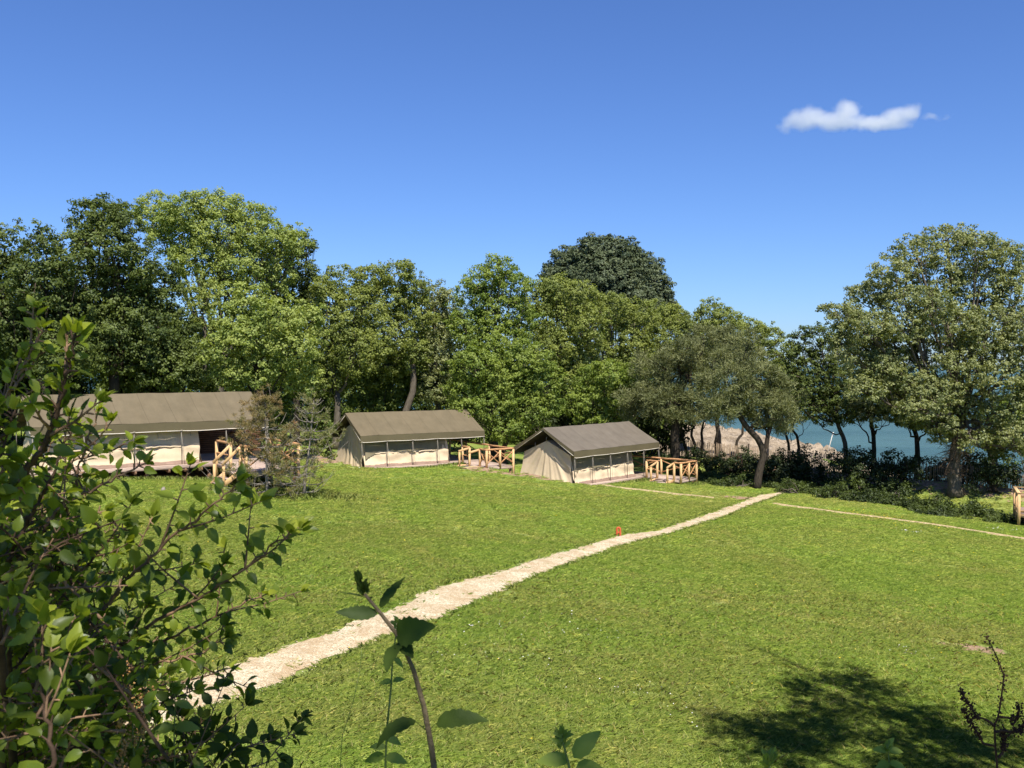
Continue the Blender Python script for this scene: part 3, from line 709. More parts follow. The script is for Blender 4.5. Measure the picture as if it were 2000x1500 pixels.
def crown_clumps(blobs, r, dens=0.9, back=0.5, shell=(0.55, 1.05), low=0.55):
    """clump centres spread over the blobs' shells; (pos, dir)"""
    P, D = [], []
    for c, rad in blobs:
        c = np.array(c); rad = np.array(rad); m = rad.mean()
        n = max(6, int(4*math.pi*m*m*dens))
        d = unit(r.normal(size=(n, 3)))
        keep = (r.random(n) < np.where(d[:, 1] > 0.25, back, 1.0)) & (r.random(n) < np.where(d[:, 2] < -0.45, low, 1.0))
        d = d[keep]; k = r.uniform(shell[0]**2, shell[1]**2, len(d))**0.5
        ph = r.uniform(0, 6.28, 6)      # every crown lump is dented and bulged its own way
        k = k*(0.97 + 0.11*np.sin(d[:, 0]*4.1+ph[0])*np.sin(d[:, 2]*3.7+ph[1]) + 0.08*np.sin(d[:, 1]*6.3+d[:, 0]*5+ph[2]) + 0.07*np.sin(d[:, 2]*8.7-d[:, 0]*7+ph[3]))
        P.append(c + d*rad*k[:, None]); D.append(d)
    P = np.concatenate(P); D = np.concatenate(D)
    inside = np.zeros(len(P), bool)
    for c, rad in blobs: inside |= (np.linalg.norm((P - c)/rad, axis=1) < 0.5)
    return P[~inside], D[~inside]

def foliage(mb, P, D, r, per, cr, L, W, flat=0.65, up=0.45, rnd=0.65, tint0=None):
    n = len(P)
    ct = r.uniform(0, 1, n) if tint0 is None else tint0
    crs = cr * r.uniform(0.65, 1.35, n)
    k = np.maximum(4, (per * (crs/cr)**2 * r.uniform(0.75, 1.2, n)).astype(int)); idx = np.repeat(np.arange(n), k); m = len(idx)
    off = unit(r.normal(size=(m, 3))) * (r.random(m)**0.45)[:, None]
    off *= crs[idx][:, None]; off[:, 2] *= flat
    C = P[idx] + off
    Nn = unit(off/crs[idx][:, None] + 0.45*D[idx]) + np.array([0, 0, up]) + rnd*r.normal(size=(m, 3))
    leaf_cards(mb, C, Nn, L, W, r, np.clip(0.5*ct[idx] + 0.5*r.random(m), 0, 1))

def needles(mb, P, D, r, per, cr, L, W, tint0=None):
    n = len(P); k = np.full(n, per); idx = np.repeat(np.arange(n), k); m = len(idx)
    ct = r.uniform(0, 1, n) if tint0 is None else tint0
    base = P[idx] + r.normal(size=(m, 3))*cr*0.45*np.array([1, 1, 0.7])
    d = unit(unit(r.normal(size=(m, 3))) + 0.6*D[idx] + np.array([0, 0, 0.45]))
    s = unit(np.cross(d, r.normal(size=(m, 3)))); l = (L*r.uniform(0.6, 1.3, m))[:, None]
    v = np.stack([base - s*W*0.3, base + s*W*0.3, base + d*l*0.6 + s*W*0.5, base + d*l, ], 1)
    v = np.stack([base, base + d*l*0.5 + s*W*0.5, base + d*l, base + d*l*0.5 - s*W*0.5], 1).reshape(-1, 3)
    mb.add(v, np.arange(m*4).reshape(m, 4), np.repeat(np.clip(0.6*ct[idx] + 0.4*r.random(m), 0, 1), 4))

def wobble(p, q, n, amp, r):
    P = np.linspace(p, q, n); w = r.normal(size=(n, 3))*amp; w[0] = 0; w[-1] = 0
    w = np.cumsum(w, 0); w -= np.linspace(0, 1, n)[:, None]*w[-1]
    return P + w

def skeleton(mb, base, blobs, r, r0, trunk_pts=None, fork=0.45, twigs=None, tw_frac=0.35, wob=0.10, reach=1.0):
    """trunk up to a fork, limbs into every blob, twigs to some clumps"""
    cen = np.mean([c for c, _ in blobs], 0); lowest = min(c[2]-rd[2] for c, rd in blobs)
    if trunk_pts is None:
        top = np.array([base[0]*0.45 + cen[0]*0.55, base[1]*0.3 + cen[1]*0.7, base[2] + (cen[2]-base[2])*fork])
        TP = wobble(base, top, 7, wob, r)
    else: TP = resample(np.array(trunk_pts), 12)
    n = len(TP); mb.tube(TP, np.linspace(r0, r0*0.62, n)*(1+0.35*np.exp(-np.linspace(0, 1, n)*14)), 9)
    top = TP[-1]
    for c, rd in blobs:
        s = TP[int(n*0.62 + r.random()*n*0.36)] if r.random() < 0.6 else top
        rr = r0*0.42*r.uniform(0.7, 1.1)*min(1.0, 0.5+np.mean(rd)/4)
        mid = s*0.5 + np.array(c)*0.5 + np.array([0, 0, -0.10*np.linalg.norm(c-s)])
        L1 = np.concatenate([wobble(s, mid, 5, wob*1.3, r), wobble(mid, c, 5, wob*1.3, r)[1:]]); L1[1:-1] += r.normal(size=(7, 3))*0.05
        mb.tube(L1, np.linspace(rr, rr*0.38, len(L1)), 6)
        # leading shoots reaching the crown's skin
        for q in range(5):
            d = unit(r.normal(size=3) + np.array([0, -0.3, 0.5])); e = c + d*rd*r.uniform(0.75, 1.0)*reach
            mb.tube(wobble(L1[int(r.integers(4, len(L1)))], e, 6, wob*1.2, r), np.linspace(rr*0.4, 0.012, 6), 4, cap=False)
    if twigs is not None:
        P = twigs[r.random(len(twigs)) < tw_frac*0.45]
        cs = np.array([c for c, _ in blobs])
        for p in P:
            c = cs[np.argmin(np.linalg.norm(cs-p, axis=1))]
            a = c*0.45 + p*0.55 + r.normal(size=3)*0.15
            mb.tube([a, (a+p)/2 + r.normal(size=3)*0.08, p], [0.035, 0.022, 0.008], 4, cap=False)

TREES = 0
def tree(name, label, cat, base_px, Y, blobs_px, leaf='oak', bark='bark', r0=0.22, dens=0.9, per=60, cr=0.55, L=0.27, W=0.17, trunk_px=None,
         fork=0.45, kind='broad', depthk=1.0, group=None, flat=0.65, tw=0.25, seed=None, up=0.40, rnd=0.55, ydisp=1.0, fill=44, cut=None):
    global TREES; TREES += 1
    r = np.random.default_rng(100+TREES if seed is None else seed)
    if isinstance(base_px, tuple): b = np.array([base_px[0], base_px[1], float(g(base_px[0], base_px[1]))])
    else:
        x = (base_px-1000)/F_PX*Y; b = np.array([x, Y, float(g(x, Y))])
    blobs = []
    for i, q in enumerate(blobs_px):
        px, py, rx_, rz_ = q[:4]; dy = q[4] if len(q) > 4 else ydisp*r.uniform(-1.3, 1.0)
        c = at(px, py, Y+dy); s = (Y+dy)/F_PX
        blobs.append((c, np.array([rx_*s, (rx_+rz_)*0.5*s*depthk, rz_*s])))
    if kind == 'broad': dens, per, cr, L, W = dens*3.9, int(per*0.66), cr*0.55, L*0.62, W*0.62
    else: dens, per, cr, L, W = dens*2.2, int(per*0.8), cr*0.72, L*0.85, W*0.8
    P, D = crown_clumps(blobs, r, dens)
    # sprays standing proud of the outline
    k = r.random(len(P)) < 0.14; P[k] += D[k]*r.uniform(0.1, 0.42, k.sum())[:, None]
    if cut is not None:
        k = cut(P); P, D = P[k], D[k]
    root = empty(name, b, None, label, cat, group)
    mb = MB()
    tp = None
    if trunk_px is not None:
        tp = [b - np.array([0, 0, 0.1])] + [at(px, py, Y) for px, py in trunk_px]
    skeleton(mb, b - np.array([0, 0, 0.1]), blobs, r, r0, tp, fork, P, tw)
    mb.build('trunk', M[bark], root, smooth=True)
    mb = MB()
    if kind == 'broad':
        foliage(mb, P, D, r, per, cr, L, W, flat, up, rnd)
        for c, rd in blobs:      # loose leaves through the whole volume close the gaps
            n = int(4/3*math.pi*np.prod(rd)*fill); o = unit(r.normal(size=(n, 3)))*(r.random(n)**0.36)[:, None]; q = c + o*rd
            if cut is not None: q = q[cut(q)]; o = o[:len(q)]
            leaf_cards(mb, q, o + np.array([0, 0, up]) + rnd*r.normal(size=(len(q), 3)), L, W, r, r.uniform(0.1, 0.8, len(q)))
    else: needles(mb, P, D, r, per, cr, L, W)
    mb.build('crown', M[leaf], root)
    return root
GW = 'trees of the wood behind the tents'
GS = 'crooked little oaks on the bank above the shore'

# far parasol shaped pine
tree('pine_tree', 'huge dark dome shaped pine rising above all the other treetops', 'pine tree', 1185, 108,
     [(1183,502,72,44,0),(1120,520,54,38,2),(1235,532,58,46,0),(1180,550,84,52,-2),(1092,556,38,36,0),(1262,572,52,46,0),(1225,600,70,50,-3),(1290,600,34,34,0),(1130,590,70,50,-2),(1308,622,18,20,1)],
     'far_pine', 'dark_bark', 0.8, dens=0.62, per=58, cr=0.95, L=0.50, W=0.30, flat=0.5, tw=0.1, up=0.6, fork=0.3)
# the wood, left to right
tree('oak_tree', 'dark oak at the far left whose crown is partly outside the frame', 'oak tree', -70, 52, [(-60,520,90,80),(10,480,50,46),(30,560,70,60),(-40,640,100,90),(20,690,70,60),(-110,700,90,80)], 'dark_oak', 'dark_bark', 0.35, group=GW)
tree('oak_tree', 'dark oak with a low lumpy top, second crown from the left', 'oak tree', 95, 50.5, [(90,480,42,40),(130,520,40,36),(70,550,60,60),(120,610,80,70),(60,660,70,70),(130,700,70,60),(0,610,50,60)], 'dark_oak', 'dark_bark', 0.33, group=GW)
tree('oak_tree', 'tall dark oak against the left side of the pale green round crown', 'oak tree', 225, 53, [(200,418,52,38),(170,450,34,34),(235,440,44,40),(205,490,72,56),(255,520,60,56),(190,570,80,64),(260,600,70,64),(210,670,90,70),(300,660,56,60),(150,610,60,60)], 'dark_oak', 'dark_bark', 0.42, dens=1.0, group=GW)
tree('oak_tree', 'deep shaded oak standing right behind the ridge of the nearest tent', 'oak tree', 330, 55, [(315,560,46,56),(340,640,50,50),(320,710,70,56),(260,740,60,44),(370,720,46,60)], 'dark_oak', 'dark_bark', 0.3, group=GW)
tree('ash_tree', 'tall pale green round crowned tree, the highest in the wood', 'tree', 415, 63, [(310,418,52,38),(365,410,50,34),(425,405,60,32),(485,425,52,34),(350,460,66,42),(430,455,70,44),(505,465,50,42),(545,475,38,38),(395,510,70,44),(470,520,62,42),(540,530,46,42),(440,570,50,40),(585,470,22,26)], 'light', 'bark', 0.40, dens=0.95, per=64, cr=0.62, fork=0.4, group=GW, up=0.6)
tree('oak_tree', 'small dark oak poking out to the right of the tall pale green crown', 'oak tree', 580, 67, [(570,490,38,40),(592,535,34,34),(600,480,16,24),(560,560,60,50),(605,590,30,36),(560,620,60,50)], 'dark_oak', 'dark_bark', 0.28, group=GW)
tree('maple_tree', 'spreading light green tree lower than the pale crown, right of the shaded trunks', 'tree', 500, 53.5, [(490,590,48,36),(450,625,40,32),(545,620,54,42),(500,660,70,40),(435,690,44,34),(570,680,50,46),(510,715,60,40),(600,630,36,44),(460,735,46,26),(585,735,44,34)], 'light', 'dark_bark', 0.26, dens=1.0, group=GW, trunk_px=[(505,800),(497,730)], up=0.6)
tree('oak_tree', 'grey trunked slender tree between the pale crown and the lower light green tree', 'tree', 395, 58, [(400,600,34,40),(385,560,30,34),(420,650,30,30)], 'oak', 'bark', 0.2, trunk_px=[(398,740),(402,660),(395,620)], group=GW, dens=0.6)
tree('oak_tree', 'rounded olive green oak behind the leafless young pine', 'oak tree', 655, 66, [(670,555,42,38),(640,590,40,44),(700,600,54,50),(650,650,60,54),(700,690,56,54),(640,730,54,50),(630,570,20,26)], 'oak', 'bark', 0.3, group=GW)
tree('oak_tree', 'broad oak with two humps on top above the middle tent ridge', 'oak tree', 765, 68, [(725,545,40,30),(770,535,44,30),(810,560,36,32),(750,590,66,44),(810,620,44,44),(750,655,60,50),(800,690,48,44),(740,720,50,50)], 'oak', 'bark', 0.3, group=GW, trunk_px=[(808,760),(806,700),(812,660)])
tree('oak_tree', 'greyish narrow oak squeezed between two broader green crowns', 'oak tree', 855, 71, [(845,575,34,30),(870,600,36,36),(845,640,44,50),(850,700,44,50),(845,760,36,40)], 'olive', 'bark', 0.25, group=GW)
tree('oak_tree', 'pointed oak with the tallest top in the middle of the wood', 'oak tree', 965, 68, [(972,525,34,28),(945,548,42,32),(1000,560,42,34),(925,590,46,40),(975,605,62,46),(1020,625,34,40),(920,640,44,44),(975,660,60,40)], 'bright', 'bark', 0.32, group=GW)
tree('maple_tree', 'bright green low tree overhanging the right end of the middle tent', 'maple tree', 985, 64.2, [(975,690,56,34),(925,715,48,38),(1030,705,44,38),(1060,750,42,44),(985,750,70,50),(905,765,42,36),(955,795,58,36),(1030,800,52,40),(915,800,34,20,-1.6),(1080,790,26,30),(990,840,46,26)], 'bright', 'dark_bark', 0.24, dens=1.15, per=58, cr=0.5, L=0.24, W=0.17, group=GW, ydisp=0.7)
tree('oak_tree', 'soft green oak in front of the left foot of the dome shaped pine', 'oak tree', 1090, 71, [(1085,570,44,34),(1050,590,36,34),(1130,580,44,36),(1090,625,62,44),(1150,640,44,44),(1080,680,46,40),(1130,700,46,46),(1110,745,40,40)], 'oak', 'bark', 0.28, group=GW, trunk_px=[(1095,770),(1085,720),(1092,680)])
tree('oak_tree', 'yellowish green oak below the centre of the dome shaped pine', 'oak tree', 1200, 75, [(1195,605,48,34),(1240,620,44,34),(1160,630,36,34),(1215,665,64,44),(1170,700,50,44),(1240,705,46,44),(1200,750,56,40)], 'oak', 'bark', 0.28, group=GW)
tree('maple_tree', 'low bright green tree directly behind the ridge of the grey tent', 'maple tree', 1165, 67, [(1150,745,36,32),(1190,735,44,36),(1160,790,42,36),(1210,780,40,36),(1130,790,28,34),(1235,750,30,34),(1180,825,46,22)], 'bright', 'dark_bark', 0.2, dens=1.1, cr=0.5, L=0.24, W=0.17, group=GW)
tree('oak_tree', 'yellow green oak at the right foot of the dome shaped pine', 'oak tree', 1300, 79, [(1275,612,36,28),(1310,625,40,30),(1345,640,38,32),(1300,665,60,42),(1350,690,50,44),(1280,700,46,44)], 'oak', 'bark', 0.26, group=GW)
tree('oak_tree', 'upright oak poking above the grey green pine', 'oak tree', 1400, 77, [(1385,612,30,26),(1415,628,36,28),(1375,650,44,34),(1440,650,38,32),(1420,690,54,40),(1380,720,44,40)], 'oak', 'bark', 0.25, group=GW)
tree('oak_tree', 'oak sloping down to the shore, left of the very dark oak', 'oak tree', 1490, 73, [(1535,730,34,30),(1560,760,30,26),(1530,780,34,26),(1470,648,32,24),(1500,660,34,26),(1530,690,28,28),(1480,700,46,36),(1520,740,36,36),(1470,760,40,36)], 'oak', 'dark_bark', 0.25, group=GW)
tree('oak_tree', 'very dark oak on the bank with its grey trunk bent over the sea', 'oak tree', 1652, 66, [(1568,655,28,18),(1600,655,36,22),(1628,665,26,22),(1570,690,34,26),(1620,700,44,32),(1560,735,26,24),(1600,750,44,32),(1640,750,36,36),(1585,790,30,22),(1640,800,36,30),(1610,815,26,16),(1590,720,50,36),(1625,735,44,34),(1575,770,34,26),(1545,700,30,30),(1540,740,26,26),(1610,780,40,28),(1570,800,34,24),(1600,810,30,22),(1655,815,28,18),(1530,775,26,24)],
     'dark_oak', 'bark', 0.20, dens=0.85, per=48, cr=0.42, trunk_px=[(1652,885),(1650,860),(1638,835),(1628,800)], group=GS, L=0.25, W=0.16)
tree('oak_tree', 'small oak with a straight dark trunk and sea on both sides of it', 'oak tree', 1706, 66, [(1700,760,44,26),(1660,790,30,20),(1740,775,34,26),(1690,735,50,30),(1720,800,30,16),(1670,760,44,30),(1650,805,22,14),(1700,790,44,20),(1740,800,34,20),(1665,800,36,24),(1700,812,40,16),(1750,770,40,34)], 'olive', 'dark_bark', 0.20, dens=0.9, per=44, cr=0.42, trunk_px=[(1707,880),(1706,850),(1700,815)], group=GS)
tree('oak_tree', 'small oak whose dark trunk leans left behind the big oak', 'oak tree', 1792, 66, [(1800,790,44,30),(1775,755,40,34),(1830,770,40,40),(1770,820,32,20),(1810,830,34,18),(1760,790,40,28),(1830,800,44,34),(1850,835,34,24),(1730,745,44,34),(1790,820,40,22),(1745,805,36,20)], 'oak', 'dark_bark', 0.22, dens=0.9, per=44, cr=0.42, trunk_px=[(1792,885),(1790,850),(1776,815)], group=GS)
tree('oak_tree', 'bright leaved young oak at the right edge behind the big oak', 'oak tree', 1950, 62, [(1935,835,34,30),(1970,810,44,40),(2010,840,44,40),(1945,870,26,18),(2040,780,60,60)], 'bright', 'dark_bark', 0.22, dens=1.0, trunk_px=[(1940,910),(1930,870),(1945,830)], group=GS)
for i, (px, pts, bl, lab) in enumerate([
    (1343, [(1343,890),(1338,870),(1330,845),(1332,825)], [(1335,800,26,18),(1310,770,26,22)], 'thin dark trunk curving left, first of the thin trunks beyond the thick pine trunk'),
    (1357, [(1356,890),(1358,870),(1350,850),(1354,825)], [(1356,800,22,18),(1370,775,26,22)], 'thin sinuous trunk just right of the left curving thin trunk'),
    (1370, [(1369,895),(1372,865),(1370,845),(1374,825)], [(1376,800,24,18),(1390,765,30,24)], 'straight dark trunk left of the gap with blue water'),
    (1400, [(1402,895),(1396,870),(1400,850),(1404,830)], [(1404,798,26,12),(1425,780,30,20)], 'wavy dark trunk standing against the pale rocks by the water gap'),
    (1442, [(1444,900),(1438,872),(1440,858),(1450,848),(1451,830)], [(1450,805,24,12),(1440,785,30,20)], 'crooked trunk with a sharp kink in front of the pale rocks'),
    (1540, [(1540,905),(1541,870),(1534,845),(1536,825)], [(1536,805,26,20),(1520,790,24,20),(1548,820,16,14)], 'small bright crowned oak on a straight thin trunk, left of a pair by the shore'),
    (1562, [(1562,910),(1560,870),(1556,850),(1546,838),(1550,820)], [(1556,800,28,20),(1545,775,28,20),(1575,815,16,12)], 'small bright crowned oak on a kinked thin trunk, right of a pair by the shore')]):
    tree('oak_tree', lab, 'oak tree', px, 68.5+0.4*(i % 3), bl, 'bright' if i > 4 else 'pine' if i < 0 else 'oak', 'dark_bark', 0.13, dens=0.9, per=36, cr=0.36, L=0.22, W=0.15, trunk_px=pts, group=GS, ydisp=0.5)
# grey green pines in front
tree('pine_tree', 'grey green spreading pine on a thick dark trunk beside the grey tent', 'pine tree', 1318, 64.5, [(1330,690,40,26),(1375,665,44,28),(1285,725,48,34),(1340,730,60,38),(1400,700,50,36),(1250,775,42,26),(1300,780,56,34),(1355,790,46,24),(1350,815,44,14),(1285,812,34,16),(1425,660,26,22),(1235,805,26,18),(1320,815,40,14),(1280,745,40,30)],
     'pine', 'dark_bark', 0.36, dens=1.0, per=115, cr=0.62, L=0.36, W=0.055, kind='needle', trunk_px=[(1319,900),(1318,840),(1326,770),(1345,710)], group='grey green pines near the grey tent')
tree('pine_tree', 'grey green pine on a bent leaning trunk in front of the rocks', 'pine tree', 1478, 58.5, [(1440,700,48,32),(1480,740,46,32),(1420,745,50,34),(1455,780,50,28),(1505,765,36,30),(1525,800,30,26),(1490,815,38,22),(1540,785,26,24),(1505,832,30,14),(1400,812,40,16),(1440,808,36,16),(1535,820,24,16),(1405,790,40,20),(1460,665,26,20)],
     'pine', 'dark_bark', 0.24, dens=1.0, per=115, cr=0.58, L=0.36, W=0.055, kind='needle', trunk_px=[(1484,915),(1492,890),(1485,862),(1462,838),(1447,820),(1440,780)], group='grey green pines near the grey tent')
# the big oak at the right
tree('oak_tree', 'big wide spreading oak on the lawn edge at the right', 'oak tree', 1868, 57.5,
     [(1850,470,64,32),(1790,495,58,34),(1905,485,54,38),(1960,510,56,44),(1745,535,44,30),(1830,545,72,44),(1915,560,66,46),(1695,575,46,26),(1765,590,58,36),(1650,608,38,20),(1990,580,56,56),(1850,630,76,46),(1700,640,60,32),(1930,650,66,50),(1775,680,66,40),(2020,660,60,60),
      (1870,715,66,44),(1680,690,50,26),(1960,735,62,44),(1730,735,54,28),(1800,760,54,32),(2040,760,56,52),(1890,790,50,32),(1960,800,52,34),(1840,830,36,22),(1790,820,26,18),(1615,600,16,8),(1640,640,26,14),(1720,570,50,30),(1660,625,40,24),(1700,670,50,30),(1760,640,50,34),(1820,590,50,36),(1730,700,50,26),(1880,640,50,40),(1660,700,40,24),(1640,670,36,22),(1990,660,50,44),(1900,690,50,40),(1690,760,44,26),(1750,780,44,26),(1720,720,50,30),(1800,800,50,26),(1930,840,44,28),(1990,850,44,30),(1905,862,34,22),(1960,876,36,20),(2020,870,40,26),(1835,850,26,18),(1830,770,50,34),(1780,745,50,30)],
     'olive', 'bark', 0.42, dens=1.35, per=40, cr=0.46, L=0.25, W=0.16, trunk_px=[(1866,960),(1862,920),(1866,880),(1872,850),(1880,800)], ydisp=2.0, tw=0.25, flat=0.6, rnd=0.65, fill=34)
# dead brown shoots bristling round the big oak's lower trunk
def suckers():
    o = [q for q in bpy.data.objects if q.name.startswith('oak_tree') and 'big wide spreading' in q.get('label', '')][0]
    r = np.random.default_rng(3); mb = MB()
    for k in range(420):
        h = r.uniform(1.2, 4.6); a = r.uniform(0, 6.28); c = np.array(ORG[o.name]) + np.array([0.30*math.cos(a), 0.30*math.sin(a), h]); d = unit(np.array([math.cos(a), math.sin(a), r.uniform(-0.7, 0.6)])); l = r.uniform(0.35, 1.1)*(1 if h > 2 else 0.6)
        mb.tube([c, c+d*l*0.5+r.normal(size=3)*0.05, c+d*l+r.normal(size=3)*0.12-np.array([0, 0, 0.15*l])], [0.014, 0.010, 0.004], 4, cap=False)
    mb.build('dead_shoots', M['dead_twig'], [c for c in o.children if c.name.startswith('trunk')][0])
M['dead_twig'] = simple('dead brown twigs', (0.10, 0.065, 0.04), (0.24, 0.165, 0.11), 12, 0.9, 0.3)
suckers()
# off the frame and the dim wood behind
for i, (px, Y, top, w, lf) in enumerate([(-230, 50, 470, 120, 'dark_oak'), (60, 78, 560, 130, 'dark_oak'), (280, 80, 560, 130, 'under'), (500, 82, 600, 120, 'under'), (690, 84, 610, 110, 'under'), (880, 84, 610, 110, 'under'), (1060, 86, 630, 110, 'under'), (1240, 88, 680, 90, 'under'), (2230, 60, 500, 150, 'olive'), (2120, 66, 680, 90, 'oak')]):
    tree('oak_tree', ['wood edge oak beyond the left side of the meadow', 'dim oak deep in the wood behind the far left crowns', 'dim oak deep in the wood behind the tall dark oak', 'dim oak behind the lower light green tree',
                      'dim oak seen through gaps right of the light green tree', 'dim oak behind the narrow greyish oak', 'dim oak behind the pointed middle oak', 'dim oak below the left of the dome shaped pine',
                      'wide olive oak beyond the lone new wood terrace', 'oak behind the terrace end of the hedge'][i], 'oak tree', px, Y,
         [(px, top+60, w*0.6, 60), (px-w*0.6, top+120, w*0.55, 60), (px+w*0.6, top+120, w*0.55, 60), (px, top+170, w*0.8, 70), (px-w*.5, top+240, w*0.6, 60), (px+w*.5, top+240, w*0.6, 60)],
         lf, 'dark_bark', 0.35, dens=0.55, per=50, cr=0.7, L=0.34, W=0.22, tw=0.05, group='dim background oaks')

# bushes of the wood's lower storey: dense, dark, behind the tents
def bush(name, label, cat, px, Y, blobs_px, leaf, group, dens=1.1, per=55, cr=0.42, L=0.2, W=0.14, ydisp=0.6):
    global TREES; TREES += 1; r = np.random.default_rng(500+TREES)
    x = (px-1000)/F_PX*Y; b = np.array([x, Y, float(gz(x, Y))]); blobs = []
    for q in blobs_px:
        dy = r.uniform(-ydisp, ydisp); c = at(q[0], q[1], Y+dy); s = (Y+dy)/F_PX; blobs.append((c, np.array([q[2]*s, (q[2]+q[3])*0.5*s, q[3]*s])))
    P, D = crown_clumps(blobs, r, dens, 0.6, low=0.8); k = P[:, 2] > g(P[:, 0], P[:, 1]) + 0.05; P, D = P[k], D[k]
    k = r.random(len(P)) < 0.12; P[k] += D[k]*0.4
    root = empty(name, b, None, label, cat, group)
    mb = MB()
    for q in range(9):
        e = P[r.integers(len(P))]; s = b + np.array([r.normal()*0.3, r.normal()*0.2, -0.05])
        mb.tube(wobble(s, e, 6, 0.08, r), np.linspace(0.05, 0.012, 6), 5, cap=False)
    mb.build('stems', M['bark' if leaf != 'hedge' else 'dark_bark'], root, smooth=True)
    mb = MB(); foliage(mb, P, D, r, per, cr, L, W, 0.8); mb.build('foliage', M[leaf], root)
UB = 'bushes under the trees behind the tents'
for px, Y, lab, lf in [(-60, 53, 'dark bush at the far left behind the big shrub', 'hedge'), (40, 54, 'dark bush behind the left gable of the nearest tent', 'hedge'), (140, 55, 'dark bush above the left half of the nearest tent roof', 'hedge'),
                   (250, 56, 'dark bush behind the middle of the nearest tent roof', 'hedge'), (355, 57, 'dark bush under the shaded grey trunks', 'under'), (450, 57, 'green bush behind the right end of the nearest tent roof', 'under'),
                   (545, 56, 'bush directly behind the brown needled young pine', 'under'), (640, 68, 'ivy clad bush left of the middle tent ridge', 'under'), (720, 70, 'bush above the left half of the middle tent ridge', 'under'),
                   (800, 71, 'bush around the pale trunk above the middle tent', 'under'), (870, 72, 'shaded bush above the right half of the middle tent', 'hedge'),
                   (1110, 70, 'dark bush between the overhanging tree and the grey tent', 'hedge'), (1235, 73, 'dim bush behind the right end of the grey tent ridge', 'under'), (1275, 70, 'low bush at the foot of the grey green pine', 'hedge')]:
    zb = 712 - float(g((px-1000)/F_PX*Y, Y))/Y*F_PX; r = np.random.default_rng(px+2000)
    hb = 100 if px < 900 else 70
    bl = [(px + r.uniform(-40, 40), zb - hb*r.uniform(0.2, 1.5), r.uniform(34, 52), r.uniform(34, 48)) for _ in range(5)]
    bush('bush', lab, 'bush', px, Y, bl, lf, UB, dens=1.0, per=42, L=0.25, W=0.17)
bush('bush', 'leafy bush beside the left gable of the middle tent', 'bush', 640, 57, [(632,850,22,22),(618,880,24,20),(648,880,12,18),(640,830,16,16)], 'under', UB)
# hedge along the bank, one bush after another
HB = 'hedge bushes along the bank and fence'
hl = ['hedge bush just right of the thick pine trunk', 'hedge bush under the crooked thin trunks', 'hedge bush left of the bent pine trunk', 'hedge bush right of the bent pine trunk', 'hedge bush under the pair of small bright oaks',
      'hedge bush left of the gap with the fence posts', 'large rounded hedge bush right of the fence gap', 'hedge bush under the straight trunk with sea behind', 'hedge bush between the two small oak trunks by the water', 'hedge bush just left of the big oak trunk', 'hedge bush behind the big oak trunk', 'hedge bush right of the big oak trunk', 'hedge bush left of the bright paling strip at the right']
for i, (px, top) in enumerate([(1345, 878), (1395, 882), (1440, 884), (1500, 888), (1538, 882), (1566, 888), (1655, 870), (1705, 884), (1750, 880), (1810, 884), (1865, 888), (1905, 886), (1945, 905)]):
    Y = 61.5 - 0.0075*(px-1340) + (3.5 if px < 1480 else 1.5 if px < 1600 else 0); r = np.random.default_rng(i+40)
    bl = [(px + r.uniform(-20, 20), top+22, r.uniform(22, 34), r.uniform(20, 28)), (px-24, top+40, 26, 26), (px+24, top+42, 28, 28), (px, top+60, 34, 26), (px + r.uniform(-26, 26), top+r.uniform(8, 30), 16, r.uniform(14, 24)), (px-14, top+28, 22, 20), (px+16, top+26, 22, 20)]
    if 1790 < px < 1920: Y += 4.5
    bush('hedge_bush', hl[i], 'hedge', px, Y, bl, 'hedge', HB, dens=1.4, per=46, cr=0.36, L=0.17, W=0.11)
bush('hedge_bush', 'leafy bush in front of the paling fence, left of the lone new wood terrace', 'hedge', 1962, 59.5, [(1950,905,26,22),(1975,912,26,22),(1930,915,22,24),(1962,892,20,16)], 'under', HB, per=46, cr=0.34, L=0.16, W=0.11)
bush('hedge_bush', 'bush rising behind the lone new wood terrace at the right edge', 'hedge', 2020, 60.5, [(2005,880,26,22),(2035,890,34,30),(1990,872,18,14),(2010,905,30,20)], 'under', HB, per=46, cr=0.34, L=0.16, W=0.11)
for px, Y, h_, lab in [(1432, 58.6, 24, 'low nettle patch on the lawn edge left of the bent pine trunk'), (1545, 57.0, 26, 'low nettle patch just right of the path end'), (1625, 55.5, 34, 'dark nettle bush right of the earth steps'), (1698, 54.4, 30, 'dark nettle bush below the straight trunk with sea behind'),
                        (1762, 53.3, 36, 'dark nettle bush left of the big oak trunk'), (1822, 52.6, 26, 'low nettle bush at the left foot of the big oak'), (1898, 51.2, 30, 'low nettle bush right of the big oak, before the shaded grass'), (1660, 57.5, 40, 'tall bramble bush behind the nettles right of the earth steps'), (1735, 57.0, 40, 'tall bramble bush under the hedge, left of the big oak')]:
    zb = 712 - float(g((px-1000)/F_PX*Y, Y))/Y*F_PX; r_ = np.random.default_rng(px)
    bush('nettle_bush', lab, 'bush', px, Y, [(px, zb-h_*0.5, 20, h_*0.45), (px-20, zb-h_*0.3, 18, h_*0.35), (px+20, zb-h_*0.35, 20, h_*0.4), (px+r_.uniform(-12, 12), zb-h_*0.8, 11, h_*0.3)], 'brambles', 'nettles and brambles along the lawn edge', dens=1.9, per=30, cr=0.26, L=0.15, W=0.08)
